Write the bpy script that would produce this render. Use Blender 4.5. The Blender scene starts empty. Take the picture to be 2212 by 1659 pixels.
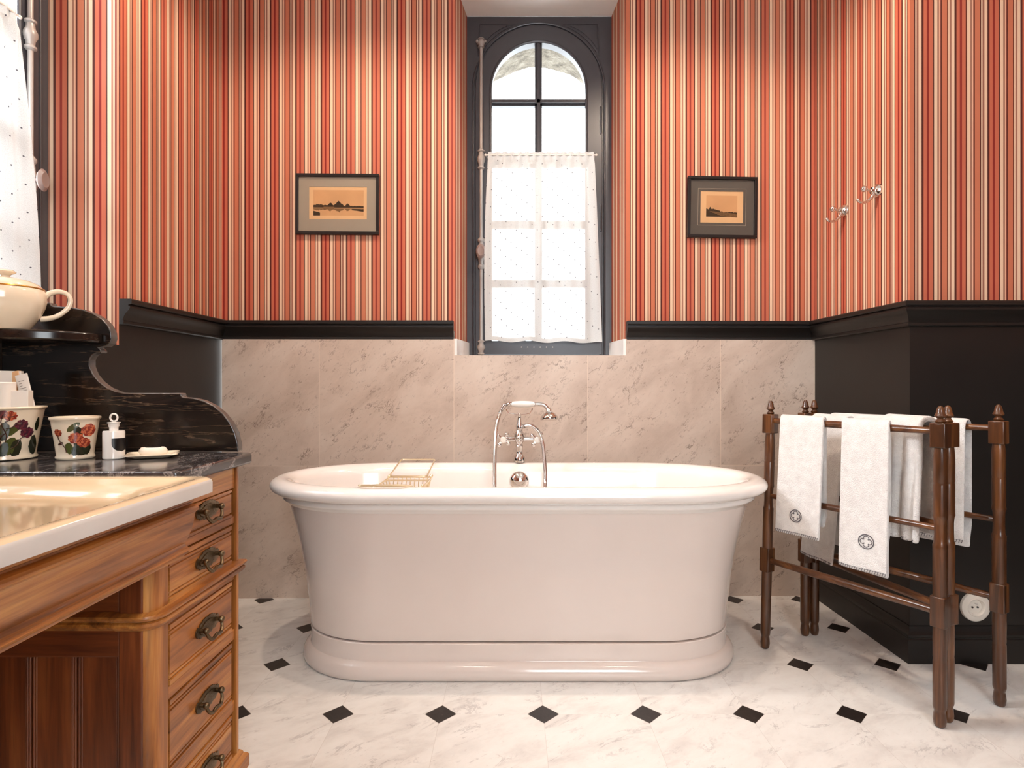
import bpy, bmesh, math, random
from mathutils import Vector, Matrix
random.seed(7)
C = bpy.context.scene.collection
SC = bpy.context.scene
PI = math.pi
F, CX, CY = 1255.0, 1106.0, 829.5          # focal length and centre in pixels of the 2212 x 1659 frame, eye 1 m up

def P(x, y, d):
    return Vector(((x-CX)/F*d, d, 1-(y-CY)/F*d))

def yb(x):                                   # the back wall is a touch oblique
    return 2.722+(x+1.353)*0.01293

# ------------------------------------------------------------------ materials
def lin(c):
    c = c/255.0
    return c/12.92 if c <= 0.04045 else ((c+0.055)/1.055)**2.4
def rgb(r, g, b): return (lin(r), lin(g), lin(b), 1.0)

class NT:
    def __init__(s, name):
        s.m = bpy.data.materials.new(name); s.m.use_nodes = True
        s.t = s.m.node_tree; s.t.nodes.clear()
        s.out = s.t.nodes.new('ShaderNodeOutputMaterial')
    def n(s, typ, ins=None, out=0, **props):
        nd = s.t.nodes.new('ShaderNode'+typ)
        for k, v in props.items(): setattr(nd, k, v)
        for k, v in (ins or {}).items():
            sk = nd.inputs[k]
            if isinstance(v, bpy.types.NodeSocket): s.t.links.new(v, sk)
            else: sk.default_value = v
        return nd.outputs[out]
    def math(s, op, a, b=0.0, c=0.0):
        return s.n('Math', {0: a, 1: b, 2: c}, operation=op)
    def mix(s, f, a, b, mode='MIX'):
        nd = s.t.nodes.new('ShaderNodeMix'); nd.data_type = 'RGBA'; nd.blend_type = mode
        for k, v in ((0, f), (6, a), (7, b)):
            if isinstance(v, bpy.types.NodeSocket): s.t.links.new(v, nd.inputs[k])
            else: nd.inputs[k].default_value = v
        return nd.outputs[2]
    def streak(s, vec, rot, scale):
        return s.n('VectorMath', {0: s.n('Mapping', {'Vector': vec, 'Rotation': rot}), 1: scale}, operation='MULTIPLY')
    def ramp(s, fac, stops, interp='LINEAR'):
        nd = s.t.nodes.new('ShaderNodeValToRGB'); r = nd.color_ramp; r.interpolation = interp
        while len(r.elements) < len(stops): r.elements.new(0.5)
        for e, (p, c) in zip(r.elements, stops):
            e.position = p; e.color = c if len(c) == 4 else (c[0], c[1], c[2], 1)
        s.t.links.new(fac, nd.inputs[0])
        return nd.outputs[0]
    def obj(s, scale=(1, 1, 1), loc=(0, 0, 0), rot=(0, 0, 0)):
        co = s.n('TexCoord', out=3)
        return s.n('Mapping', {'Vector': co, 'Scale': scale, 'Location': loc, 'Rotation': rot})
    def noise(s, vec, scale=5.0, detail=3.0, rough=0.5, dist=0.0):
        return s.n('TexNoise', {'Vector': vec, 'Scale': scale, 'Detail': detail, 'Roughness': rough, 'Distortion': dist})
    def bump(s, h, strength=0.3, dist=0.01):
        return s.n('Bump', {'Height': h, 'Strength': strength, 'Distance': dist})
    def bsdf(s, color, rough=0.5, metal=0.0, normal=None, coat=0.0, spec=0.5, sheen=0.0, **kw):
        ins = {'Base Color': color, 'Roughness': rough, 'Metallic': metal, 'Coat Weight': coat,
               'Coat Roughness': 0.06, 'Specular IOR Level': spec, 'Sheen Weight': sheen}
        ins.update(kw)
        if normal is not None: ins['Normal'] = normal
        return s.n('BsdfPrincipled', ins)
    def done(s, sh):
        s.t.links.new(sh, s.out.inputs[0]); return s.m

def plain(name, col, rough=0.5, metal=0.0, coat=0.0, spec=0.5, var=0.06, bump=0.0, bscale=60):
    t = NT(name)
    v = t.obj()
    nz = t.noise(v, 9.0, 4.0)
    dark = tuple(c*(1-var) for c in col[:3])+(1,)
    lite = tuple(min(1, c*(1+var)) for c in col[:3])+(1,)
    c = t.ramp(nz, [(0.3, dark), (0.7, lite)])
    nrm = t.bump(t.noise(v, bscale, 3.0), bump, 0.004) if bump else None
    return t.done(t.bsdf(c, rough, metal, nrm, coat, spec))

DK = rgb(66, 18, 15); SA = rgb(197, 106, 78); RD = rgb(130, 26, 20); CR = rgb(238, 206, 174)
TA = rgb(164, 118, 98); SB = rgb(200, 118, 86); C2 = rgb(232, 186, 152)
STRIPES = [(0.0, DK), (0.036, SA), (0.136, rgb(160, 58, 46)), (0.150, RD), (0.192, rgb(160, 58, 46)), (0.206, SA), (0.318, DK), (0.358, CR), (0.455, TA), (0.505, C2), (0.545, rgb(150, 70, 56)),
           (0.56, DK), (0.592, SB), (0.752, DK), (0.785, CR), (0.828, rgb(120, 60, 48)), (0.842, TA), (0.885, CR), (0.975, DK)]
def wallpaper(name, axis, phase, period=0.1186):
    t = NT(name)
    co = t.n('TexCoord', out=3)
    sep = t.t.nodes.new('ShaderNodeSeparateXYZ'); t.t.links.new(co, sep.inputs[0])
    u = t.math('DIVIDE', t.math('SUBTRACT', sep.outputs[axis], phase), period)
    fr = t.math('FRACT', u)
    col = t.ramp(fr, STRIPES, 'CONSTANT')
    # neighbouring repeats are a little darker or lighter; threads run down the cloth
    cell = t.n('TexWhiteNoise', {'W': t.math('FLOOR', u)}, noise_dimensions='1D')
    col = t.mix(0.08, col, t.ramp(cell, [(0, rgb(150, 60, 50)), (1, rgb(240, 190, 160))]))
    v = t.n('Mapping', {'Vector': co, 'Scale': (220, 220, 3)})
    th = t.noise(v, 1.0, 2.0)
    col = t.mix(t.math('MULTIPLY', th, 0.16), col, rgb(120, 50, 40))
    return t.done(t.bsdf(col, 0.75, spec=0.25))

def marble_wall():
    t = NT('wall_marble')
    co = t.n('TexCoord', out=3)
    sep = t.t.nodes.new('ShaderNodeSeparateXYZ'); t.t.links.new(co, sep.inputs[0])
    u = t.math('DIVIDE', t.math('ADD', sep.outputs[0], 0.2724), 0.628)
    w = t.math('DIVIDE', t.math('SUBTRACT', sep.outputs[2], 0.6175), 0.62)
    tile = t.n('TexWhiteNoise', {'Vector': t.n('CombineXYZ', {0: t.math('FLOOR', u), 1: t.math('FLOOR', w)})}, out=1, noise_dimensions='2D')
    v = t.n('VectorMath', {0: co, 1: t.n('VectorMath', {0: tile, 1: (9, 9, 9)}, operation='MULTIPLY')}, operation='ADD')
    v1 = t.streak(v, (0, 0.7, 0), (1.0, 1, 2.0))
    big = t.noise(v1, 3.0, 6.0, 0.62, 0.4)
    base = t.ramp(big, [(0.25, rgb(176, 156, 141)), (0.5, rgb(201, 182, 167)), (0.75, rgb(213, 197, 183))])
    v2 = t.streak(v, (0, 0.85, 0), (1.7, 1, 3.2))
    spk = t.noise(v2, 24.0, 7.0, 0.78, 0.3)
    gate = t.noise(v1, 8.0, 4.0, 0.6)
    s = t.math('MULTIPLY', t.ramp(spk, [(0.56, (0, 0, 0)), (0.69, (1, 1, 1))]), t.ramp(gate, [(0.38, (0.15, 0.15, 0.15)), (0.62, (1, 1, 1))]))
    col = t.mix(t.math('MULTIPLY', s, 0.85), base, rgb(96, 74, 62))
    vein = t.math('ABSOLUTE', t.math('SUBTRACT', t.noise(v2, 1.8, 7.0, 0.68, 0.25), 0.5))
    vm = t.math('MULTIPLY', t.ramp(vein, [(0.0, (1, 1, 1)), (0.010, (0, 0, 0))]), t.ramp(gate, [(0.48, (0, 0, 0)), (0.62, (1, 1, 1))]))
    col = t.mix(t.math('MULTIPLY', vm, 0.8), col, rgb(92, 70, 58))
    fu = t.math('ABSOLUTE', t.math('SUBTRACT', u, t.math('ROUND', u)))
    fw = t.math('ABSOLUTE', t.math('SUBTRACT', w, t.math('ROUND', w)))
    j = t.math('MAXIMUM', t.math('LESS_THAN', fu, 0.0022), t.math('LESS_THAN', fw, 0.0022))
    col = t.mix(t.math('MULTIPLY', j, 0.75), col, rgb(225, 205, 186))
    return t.done(t.bsdf(col, 0.38, spec=0.4))

def floor_mat():
    t = NT('floor_marble')
    co = t.n('TexCoord', out=3)
    sep = t.t.nodes.new('ShaderNodeSeparateXYZ'); t.t.links.new(co, sep.inputs[0])
    u = t.math('DIVIDE', t.math('SUBTRACT', sep.outputs[0], 0.095), 0.311)
    v = t.math('DIVIDE', t.math('SUBTRACT', sep.outputs[1], 1.760), 0.311)
    fu = t.math('ABSOLUTE', t.math('SUBTRACT', u, t.math('ROUND', u)))
    fv = t.math('ABSOLUTE', t.math('SUBTRACT', v, t.math('ROUND', v)))
    l1 = t.math('ADD', fu, fv)
    dia = t.math('LESS_THAN', l1, 0.154)
    edge = t.math('LESS_THAN', t.math('ABSOLUTE', t.math('SUBTRACT', l1, 0.157)), 0.004)
    joint = t.math('MAXIMUM', t.math('LESS_THAN', t.math('MINIMUM', fu, fv), 0.0022), edge)
    tile = t.n('TexWhiteNoise', {'Vector': t.n('CombineXYZ', {0: t.math('FLOOR', u), 1: t.math('FLOOR', v)})}, out=1, noise_dimensions='2D')
    vv = t.n('VectorMath', {0: co, 1: t.n('VectorMath', {0: tile, 1: (11, 11, 0)}, operation='MULTIPLY')}, operation='ADD')
    v1 = t.streak(vv, (0, 0, -0.5), (1, 2.0, 1))
    base = t.ramp(t.noise(v1, 6.0, 6.0, 0.65, 0.4), [(0.25, rgb(208, 203, 198)), (0.5, rgb(229, 226, 221)), (0.8, rgb(238, 236, 232))])
    v2 = t.streak(vv, (0, 0, -0.62), (1.3, 3.2, 1))
    gate = t.noise(v1, 8.0, 3.0)
    s = t.math('MULTIPLY', t.ramp(t.noise(v2, 26.0, 6.0, 0.72, 0.3), [(0.585, (0, 0, 0)), (0.74, (1, 1, 1))]), t.ramp(gate, [(0.42, (0.1, 0.1, 0.1)), (0.62, (1, 1, 1))]))
    base = t.mix(t.math('MULTIPLY', s, 0.6), base, rgb(128, 116, 110))
    vein = t.math('ABSOLUTE', t.math('SUBTRACT', t.noise(v2, 2.4, 7.0, 0.66, 1.0), 0.5))
    vm = t.math('MULTIPLY', t.ramp(vein, [(0.0, (1, 1, 1)), (0.02, (0, 0, 0))]), t.ramp(gate, [(0.5, (0, 0, 0)), (0.62, (1, 1, 1))]))
    base = t.mix(t.math('MULTIPLY', vm, 0.4), base, rgb(130, 122, 122))
    base = t.mix(t.math('MULTIPLY', joint, 0.35), base, rgb(176, 160, 148))
    blk = t.ramp(t.noise(t.n('Mapping', {'Vector': vv, 'Scale': (1, 1, 1)}), 60.0, 5.0, 0.7), [(0.35, rgb(30, 25, 23)), (0.62, rgb(44, 37, 34)), (0.78, rgb(96, 84, 78))])
    col = t.mix(dia, base, blk)
    return t.done(t.bsdf(col, 0.34, spec=0.4))

def dark_marble():
    t = NT('black_marble')
    v = t.obj((1.0, 1, 3.2), rot=(0, 0.25, 0))
    big = t.noise(v, 5.0, 6.0, 0.65, 0.8)
    base = t.ramp(big, [(0.3, rgb(17, 12, 10)), (0.55, rgb(36, 27, 22)), (0.8, rgb(62, 48, 40))])
    vein = t.math('ABSOLUTE', t.math('SUBTRACT', t.noise(t.obj((0.8, 2, 9), rot=(0, 0.22, 0)), 3.4, 6.0, 0.6, 0.1), 0.5))
    vm = t.math('MULTIPLY', t.ramp(vein, [(0.0, (1, 1, 1)), (0.014, (0, 0, 0))]), t.ramp(big, [(0.42, (0, 0, 0)), (0.65, (1, 1, 1))]))
    col = t.mix(t.math('MULTIPLY', vm, 0.6), base, rgb(170, 138, 108))
    return t.done(t.bsdf(col, 0.16, spec=0.5))

def grey_marble():
    t = NT('grey_black_marble')
    v = t.obj((3.2, 1.2, 1), rot=(0, 0, 0.2))
    big = t.noise(v, 4.0, 6.0, 0.65, 0.8)
    base = t.ramp(big, [(0.3, rgb(34, 30, 30)), (0.55, rgb(62, 57, 57)), (0.8, rgb(110, 104, 104))])
    vein = t.math('ABSOLUTE', t.math('SUBTRACT', t.noise(t.obj((4, 1, 3), rot=(0, 0, 0.3)), 3.2, 6.0, 0.62, 0.6), 0.5))
    vm = t.ramp(vein, [(0.0, (1, 1, 1)), (0.02, (0, 0, 0))])
    col = t.mix(t.math('MULTIPLY', vm, 0.45), base, rgb(180, 170, 164))
    return t.done(t.bsdf(col, 0.14, spec=0.5))

def wood(name, axis, dark, mid, light, rough=0.38, coat=0.25, scale=1.0):
    t = NT(name)
    sc = [26*scale]*3; sc[axis] = 1.6*scale
    v = t.obj(tuple(sc))
    g = t.noise(v, 1.0, 4.0, 0.6, 0.9)
    col = t.ramp(g, [(0.28, dark), (0.5, mid), (0.74, light)])
    sf = [150*scale]*3; sf[axis] = 5*scale
    fine = t.noise(t.obj(tuple(sf)), 1.0, 3.0, 0.6)
    col = t.mix(t.math('MULTIPLY', t.ramp(fine, [(0.5, (0, 0, 0)), (0.75, (1, 1, 1))]), 0.4), col, dark)
    patch = t.noise(t.obj(), 5.0, 3.0)
    col = t.mix(t.math('MULTIPLY', t.ramp(patch, [(0.45, (0, 0, 0)), (0.75, (1, 1, 1))]), 0.35), col, dark)
    nrm = t.bump(fine, 0.12, 0.002)
    return t.done(t.bsdf(col, rough, 0, nrm, coat, 0.45))

def terry():
    t = NT('white_terry')
    v = t.obj()
    a = t.noise(v, 330.0, 2.0, 0.6); b = t.noise(v, 40.0, 3.0)
    col = t.ramp(b, [(0.3, rgb(226, 222, 219)), (0.7, rgb(240, 237, 234))])
    h = t.math('ADD', t.math('MULTIPLY', a, 0.8), t.math('MULTIPLY', b, 0.6))
    return t.done(t.bsdf(col, 0.95, 0, t.bump(h, 0.85, 0.006), 0, 0.1, 0.4))

def curtain_mat():
    t = NT('dotted_voile')
    uv = t.n('UVMap')
    sep = t.t.nodes.new('ShaderNodeSeparateXYZ'); t.t.links.new(uv, sep.inputs[0])
    def dots(ox, oz):
        u = t.math('ADD', t.math('DIVIDE', sep.outputs[0], 0.115), ox); w = t.math('ADD', t.math('DIVIDE', sep.outputs[1], 0.086), oz)
        a = t.math('MULTIPLY', t.math('SUBTRACT', u, t.math('ROUND', u)), 0.115)
        b = t.math('MULTIPLY', t.math('SUBTRACT', w, t.math('ROUND', w)), 0.086)
        return t.math('LESS_THAN', t.math('ADD', t.math('MULTIPLY', a, a), t.math('MULTIPLY', b, b)), 0.0025**2)
    d = t.math('MAXIMUM', t.math('MAXIMUM', dots(0, 0), dots(0.5, 0.5)), t.math('MAXIMUM', dots(0.25, 0.3), dots(0.75, 0.8)))
    weave = t.noise(t.n('Mapping', {'Vector': uv, 'Scale': (400, 400, 1)}), 1.0, 2.0)
    col = t.mix(d, t.ramp(weave, [(0.3, rgb(200, 203, 204)), (0.7, rgb(222, 225, 226))]), rgb(96, 96, 102))
    df = t.n('BsdfDiffuse', {'Color': col}); tl = t.n('BsdfTranslucent', {'Color': col})
    body = t.n('MixShader', {0: 0.055, 1: df, 2: tl})
    clear = t.n('BsdfTransparent', {'Color': (1, 1, 1, 1)})
    return t.done(t.n('MixShader', {0: t.math('MULTIPLY', t.math('SUBTRACT', 1.0, d), 0.07), 1: body, 2: clear}))

def glass_mat():
    t = NT('clear_glass')
    fr = t.n('LayerWeight', {'Blend': 0.12}, out=0)
    return t.done(t.n('MixShader', {0: t.math('MULTIPLY', fr, 0.7), 1: t.n('BsdfTransparent', {'Color': (0.97, 0.98, 0.98, 1)}), 2: t.n('BsdfGlossy', {'Roughness': 0.01})}))

def stone_mat():
    t = NT('rubble_stone')
    v = t.obj((1, 1, 1))
    a = t.noise(v, 14.0, 6.0, 0.7)
    col = t.ramp(a, [(0.3, rgb(74, 68, 60)), (0.5, rgb(116, 108, 96)), (0.7, rgb(140, 134, 122))])
    return t.done(t.bsdf(col, 0.9, 0, t.bump(a, 0.8, 0.03), 0, 0.2))

def soap_mat():
    t = NT('cream_soap')
    c = t.ramp(t.noise(t.obj(), 40.0, 3.0), [(0.3, rgb(236, 222, 204)), (0.7, rgb(244, 234, 220))])
    return t.done(t.bsdf(c, 0.5, 0, None, 0, 0.4, **{'Subsurface Weight': 0.2, 'Subsurface Radius': (0.01, 0.006, 0.004)}))

M = {}
M['paper_x'] = wallpaper('wallpaper_stripes', 0, (639.7-CX)/F*2.731)
M['paper_xr'] = wallpaper('wallpaper_stripes_beyond', 0, (1481.2-CX)/F*2.756)
M['paper_y'] = wallpaper('wallpaper_stripes_side', 1, 2.012)
M['marble'] = marble_wall(); M['floor'] = floor_mat()
M['black'] = plain('black_paint', rgb(27, 22, 19), 0.42, spec=0.4, var=0.12, bump=0.05, bscale=25)
M['winblack'] = plain('charcoal_gloss_paint', rgb(66, 64, 68), 0.34, spec=0.5, var=0.08)
M['plaster'] = plain('white_plaster', rgb(238, 233, 227), 0.85, var=0.02)
M['sill'] = plain('white_marble', rgb(236, 232, 228), 0.35, var=0.04)
M['enamel'] = plain('white_enamel', rgb(240, 234, 229), 0.12, coat=0.6, var=0.008)
M['skirtenamel'] = plain('shaded_white_enamel', rgb(228, 214, 205), 0.13, coat=0.6, var=0.008)  # same white enamel, darkened to paint the shade on the tub sides
M['chrome'] = plain('polished_chrome', (0.74, 0.72, 0.70, 1), 0.07, 1.0, var=0.02)
M['brasswire'] = plain('pale_gold_wire', rgb(240, 224, 190), 0.28, 0.75, var=0.03)
M['antique'] = plain('antique_bronze', rgb(110, 94, 72), 0.33, 1.0, var=0.3, bump=0.3, bscale=250)
M['porcelain'] = plain('white_porcelain', rgb(240, 234, 226), 0.12, coat=0.5, var=0.01)
M['cream'] = plain('cream_porcelain', rgb(238, 222, 196), 0.14, coat=0.5, var=0.02)
M['basin'] = plain('basin_ceramic', rgb(232, 208, 172), 0.1, coat=0.7, var=0.01)
M['basinedge'] = plain('basin_grey_edge', rgb(204, 199, 194), 0.4, var=0.06)  # outer sides greyer and rougher than the cream bowl
M['gold'] = plain('gilt_line', rgb(190, 140, 70), 0.3, 1.0)
M['dkedge'] = plain('marble_edge_sheen', rgb(92, 86, 82), 0.22, var=0.35, bump=0.0)  # lighter grey paints the sheen along the splash's polished edges
M['dkmarble'] = dark_marble(); M['gymarble'] = grey_marble()
WD, WM, WL = rgb(84, 42, 15), rgb(170, 104, 45), rgb(216, 154, 80)
M['wood_y'] = wood('pine_grain_along_depth', 1, WD, WM, WL)
M['wood_z'] = wood('pine_grain_upright', 2, WD, WM, WL)
M['wood_dark_z'] = wood('stained_board_upright', 2, rgb(62, 28, 12), rgb(116, 58, 28), rgb(150, 84, 42))
M['wood_dark_x'] = wood('stained_board_across', 0, rgb(62, 28, 12), rgb(116, 58, 28), rgb(150, 84, 42))
M['gap'] = plain('gap_shade', rgb(26, 12, 6), 0.8)
M['rack_z'] = wood('dark_beech_upright', 2, rgb(42, 23, 11), rgb(84, 48, 23), rgb(130, 82, 44), 0.3, 0.4)
M['rack_y'] = wood('dark_beech_rail', 1, rgb(42, 23, 11), rgb(88, 50, 24), rgb(136, 86, 46), 0.3, 0.4)
M['terry'] = terry()
M['thread'] = plain('grey_thread', rgb(92, 88, 92), 0.9)
M['voile'] = curtain_mat(); M['glass'] = glass_mat(); M['stone'] = stone_mat()
M['frame'] = plain('black_frame', rgb(20, 13, 11), 0.3)
M['mat_tan'] = plain('beige_mount', rgb(164, 146, 128), 0.9, var=0.03)
M['mat_grey'] = plain('grey_mount', rgb(96, 86, 78), 0.9, var=0.03)
M['mat_line'] = plain('mount_line', rgb(180, 160, 140), 0.9)
M['paper'] = plain('aged_paper', rgb(228, 180, 132), 0.9, var=0.05)
M['paper2'] = plain('aged_print_ground', rgb(212, 158, 110), 0.9, var=0.08)
M['ink'] = plain('etching_ink', rgb(62, 42, 24), 0.9, var=0.35)
M['inkmid'] = plain('etching_halftone', rgb(128, 92, 56), 0.9, var=0.3)
M['rodpaint'] = plain('grey_brown_metal', rgb(170, 160, 153), 0.38, 0.2, var=0.1)
M['rodtaupe'] = plain('taupe_knob', rgb(142, 122, 116), 0.4, var=0.1)
M['card'] = plain('white_card', rgb(236, 228, 218), 0.7, var=0.02)
M['cardtan'] = plain('tan_card', rgb(226, 176, 128), 0.7, var=0.03)
M['print'] = plain('faint_print', rgb(150, 140, 130), 0.8)
M['rose'] = plain('rose_glaze', rgb(204, 108, 70), 0.2, coat=0.4, var=0.25)
M['rosedk'] = plain('dark_rose_glaze', rgb(140, 48, 34), 0.2, coat=0.4, var=0.25)  # darker rose glaze of the petal pattern
M['plum'] = plain('plum_glaze', rgb(104, 34, 50), 0.2, coat=0.4, var=0.25)
M['plumdk'] = plain('dark_plum_glaze', rgb(66, 20, 40), 0.2, coat=0.4, var=0.25)
M['leaf'] = plain('leaf_glaze', rgb(72, 78, 34), 0.2, coat=0.4, var=0.3)
M['leafdk'] = plain('dark_leaf_glaze', rgb(38, 42, 24), 0.2, coat=0.4, var=0.3)
M['stem'] = plain('stem_glaze', rgb(70, 40, 28), 0.2, coat=0.4, var=0.2)
M['soap'] = soap_mat()
M['label'] = plain('black_label', rgb(22, 18, 17), 0.3)
M['socket'] = plain('white_plastic', rgb(230, 222, 210), 0.35, var=0.01)

# ------------------------------------------------------------------ mesh helpers
def obj(name, bm, mats, parent=None, smooth=True, angle=35, bevel=0.0, bseg=2, local=False, recalc=True):
    if parent is not None and not local:
        bpy.context.view_layer.update()
        bm.transform(parent.matrix_world.inverted())
    if recalc: bmesh.ops.recalc_face_normals(bm, faces=bm.faces)
    me = bpy.data.meshes.new(name); bm.to_mesh(me); bm.free()
    for m in (mats if isinstance(mats, (list, tuple)) else [mats]):
        me.materials.append(M[m] if isinstance(m, str) else m)
    if smooth:
        for p in me.polygons: p.use_smooth = True
        me.set_sharp_from_angle(angle=math.radians(angle))
    o = bpy.data.objects.new(name, me); C.objects.link(o)
    if parent is not None: o.parent = parent
    if bevel:
        b = o.modifiers.new('edge', 'BEVEL'); b.width = bevel; b.segments = bseg; b.limit_method = 'ANGLE'; b.angle_limit = math.radians(40)
        b.harden_normals = False
    return o
def tag(o, label, cat, group=None):
    o['label'] = label; o['category'] = cat
    if group: o['group'] = group
    return o
def thing(name, label, cat, loc=(0, 0, 0), group=None, rz=0.0):
    o = bpy.data.objects.new(name, None); C.objects.link(o); o.location = loc; o.rotation_euler = (0, 0, rz)
    o.empty_display_size = 0.05
    return tag(o, label, cat, group)
def struct(name, bm, mats, parent=None, **kw):
    o = obj(name, bm, mats, parent, **kw)
    if parent is None: o['kind'] = 'structure'
    return o
def BM(): return bmesh.new()
def box(bm, x0, x1, y0, y1, z0, z1, mi=0):
    v = [bm.verts.new(p) for p in ((x0,y0,z0),(x1,y0,z0),(x1,y1,z0),(x0,y1,z0),(x0,y0,z1),(x1,y0,z1),(x1,y1,z1),(x0,y1,z1))]
    for f in ((0,3,2,1),(4,5,6,7),(0,1,5,4),(1,2,6,5),(2,3,7,6),(3,0,4,7)):
        bm.faces.new([v[i] for i in f]).material_index = mi
    return v
def quad(bm, a, b, c, d, mi=0):
    f = bm.faces.new([bm.verts.new(p) for p in (a, b, c, d)]); f.material_index = mi; return f
def lathe(bm, prof, seg=32, mat=None, mi=0, rfun=None):
    mat = mat or Matrix.Identity(4); rings = []
    for r, z in prof:
        if r < 1e-6: rings.append([bm.verts.new(mat @ Vector((0, 0, z)))])
        else:
            ring = []
            for k in range(seg):
                a = 2*PI*k/seg; rr = r*(rfun(a, z) if rfun else 1)
                ring.append(bm.verts.new(mat @ Vector((rr*math.cos(a), rr*math.sin(a), z))))
            rings.append(ring)
    for A, B in zip(rings, rings[1:]):
        for k in range(seg):
            k2 = (k+1) % seg
            if len(A) == 1 and len(B) == 1: continue
            if len(A) == 1: f = bm.faces.new((A[0], B[k], B[k2]))
            elif len(B) == 1: f = bm.faces.new((A[k], A[k2], B[0]))
            else: f = bm.faces.new((A[k], A[k2], B[k2], B[k]))
            f.material_index = mi
    for ring in (rings[0], rings[-1]):
        if len(ring) > 2: bm.faces.new(ring).material_index = mi
    return rings
def axmat(o, direction):
    q = Vector(direction).to_track_quat('Z', 'Y')
    return Matrix.Translation(Vector(o)) @ q.to_matrix().to_4x4()
def smoothpath(pts, n=6, closed=False):
    pts = [Vector(p) for p in pts]; out = []; L = len(pts)
    for i in range(L if closed else L-1):
        g = lambda k: pts[k % L] if closed else pts[max(0, min(L-1, k))]
        p0, p1, p2, p3 = g(i-1), g(i), g(i+1), g(i+2)
        for s in range(n):
            t = s/n
            out.append(0.5*((2*p1)+(p2-p0)*t+(2*p0-5*p1+4*p2-p3)*t*t+(3*p1-p0-3*p2+p3)*t**3))
    if not closed: out.append(pts[-1])
    return out
def tube(bm, pts, r, seg=10, closed=False, mi=0, cap=True):
    pts = [Vector(p) for p in pts]; n = len(pts); rings = []; up = None
    for i in range(n):
        if closed: t = (pts[(i+1) % n]-pts[i-1]).normalized()
        else: t = (pts[min(n-1, i+1)]-pts[max(0, i-1)]).normalized()
        if up is None:
            up = Vector((0, 0, 1)) if abs(t.z) < 0.9 else Vector((1, 0, 0))
        up = (up-t*up.dot(t)).normalized(); side = t.cross(up)
        rr = r[i] if isinstance(r, (list, tuple)) else r
        rings.append([bm.verts.new(pts[i]+(up*math.cos(2*PI*k/seg)+side*math.sin(2*PI*k/seg))*rr) for k in range(seg)])
    for i in range(n if closed else n-1):
        A, B = rings[i], rings[(i+1) % n]
        for k in range(seg): bm.faces.new((A[k], A[(k+1) % seg], B[(k+1) % seg], B[k])).material_index = mi
    if not closed and cap:
        bm.faces.new(rings[0]).material_index = mi; bm.faces.new(rings[-1]).material_index = mi
def sphere(bm, c, r, mi=0, seg=16, sz=(1, 1, 1)):
    prof = [(r*math.sin(PI*i/10), -r*math.cos(PI*i/10)) for i in range(11)]
    prof[0] = (0, -r); prof[-1] = (0, r)
    lathe(bm, prof, seg, Matrix.Translation(Vector(c)) @ Matrix.Diagonal((sz[0], sz[1], sz[2], 1)), mi)
def prism(bm, outline, fn, t0, t1, mi=0):
    """outline: 2-D points; fn(u, v, t) gives the 3-D point."""
    A = [bm.verts.new(fn(u, v, t0)) for u, v in outline]; B = [bm.verts.new(fn(u, v, t1)) for u, v in outline]
    n = len(outline)
    for k in range(n): bm.faces.new((A[k], A[(k+1) % n], B[(k+1) % n], B[k])).material_index = mi
    bm.faces.new(A).material_index = mi; bm.faces.new(B).material_index = mi
def band(bm, A, B, y0, y1, mi=0):
    """solid between two polylines given as (x, z), from depth y0 to y1."""
    vs = [[bm.verts.new((x, y, z)) for x, z in L] for y in (y0, y1) for L in (A, B)]
    a0, b0, a1, b1 = vs; n = len(A)
    def q(*v): bm.faces.new(v).material_index = mi
    for k in range(n-1):
        q(a0[k], a0[k+1], b0[k+1], b0[k]); q(a1[k], b1[k], b1[k+1], a1[k+1])
        q(a0[k], a1[k], a1[k+1], a0[k+1]); q(b0[k], b0[k+1], b1[k+1], b1[k])
    q(a0[0], b0[0], b1[0], a1[0]); q(a0[-1], a1[-1], b1[-1], b0[-1])
def sweep(bm, path, prof, mi=0):
    """moulding: profile (projection, z) carried along a plan path, room on the right of travel."""
    path = [Vector(p) for p in path]; n = len(path); rows = []
    for i in range(n):
        ns = []
        if i > 0: d = (path[i]-path[i-1]).normalized(); ns.append(Vector((d.y, -d.x)))
        if i < n-1: d = (path[i+1]-path[i]).normalized(); ns.append(Vector((d.y, -d.x)))
        m = ns[0] if len(ns) == 1 else (ns[0]+ns[1])/(1+ns[0].dot(ns[1]))
        rows.append([bm.verts.new((path[i].x+m.x*p, path[i].y+m.y*p, z)) for p, z in prof])
    for A, B in zip(rows, rows[1:]):
        for k in range(len(prof)-1): bm.faces.new((A[k], A[k+1], B[k+1], B[k])).material_index = mi
    bm.faces.new(rows[0]); bm.faces.new(rows[-1])

# ------------------------------------------------------------------ the room
XL, XR = -1.36, 1.431
YF, XFAR, YREAR, ZC = 2.09, 2.4, -1.7, 2.95
OX0, OX1, OZ0, OZ1, OD = -0.270, 0.536, 1.135, 2.892, 2.99       # back window opening
IX0, IX1 = -0.232, 0.512

bm = BM(); quad(bm, (XL-0.3, YREAR, 0), (XFAR, YREAR, 0), (XFAR, 3.1, 0), (XL-0.3, 3.1, 0)); struct('floor', bm, 'floor', smooth=False)
bm = BM(); quad(bm, (XL-0.3, YREAR, ZC), (XFAR, YREAR, ZC), (XFAR, 3.1, ZC), (XL-0.3, 3.1, ZC)); struct('ceiling', bm, 'plaster', smooth=False)

bm = BM()
def bw(x0, x1, z0, z1, mi, off=0.0):
    quad(bm, (x0, yb(x0)-off, z0), (x1, yb(x1)-off, z0), (x1, yb(x1)-off, z1), (x0, yb(x0)-off, z1), mi)
bw(XL, OX0, 1.25, ZC, 0); bw(OX1, XR, 1.25, ZC, 1); bw(OX0, OX1, OZ1, ZC, 0)
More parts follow.
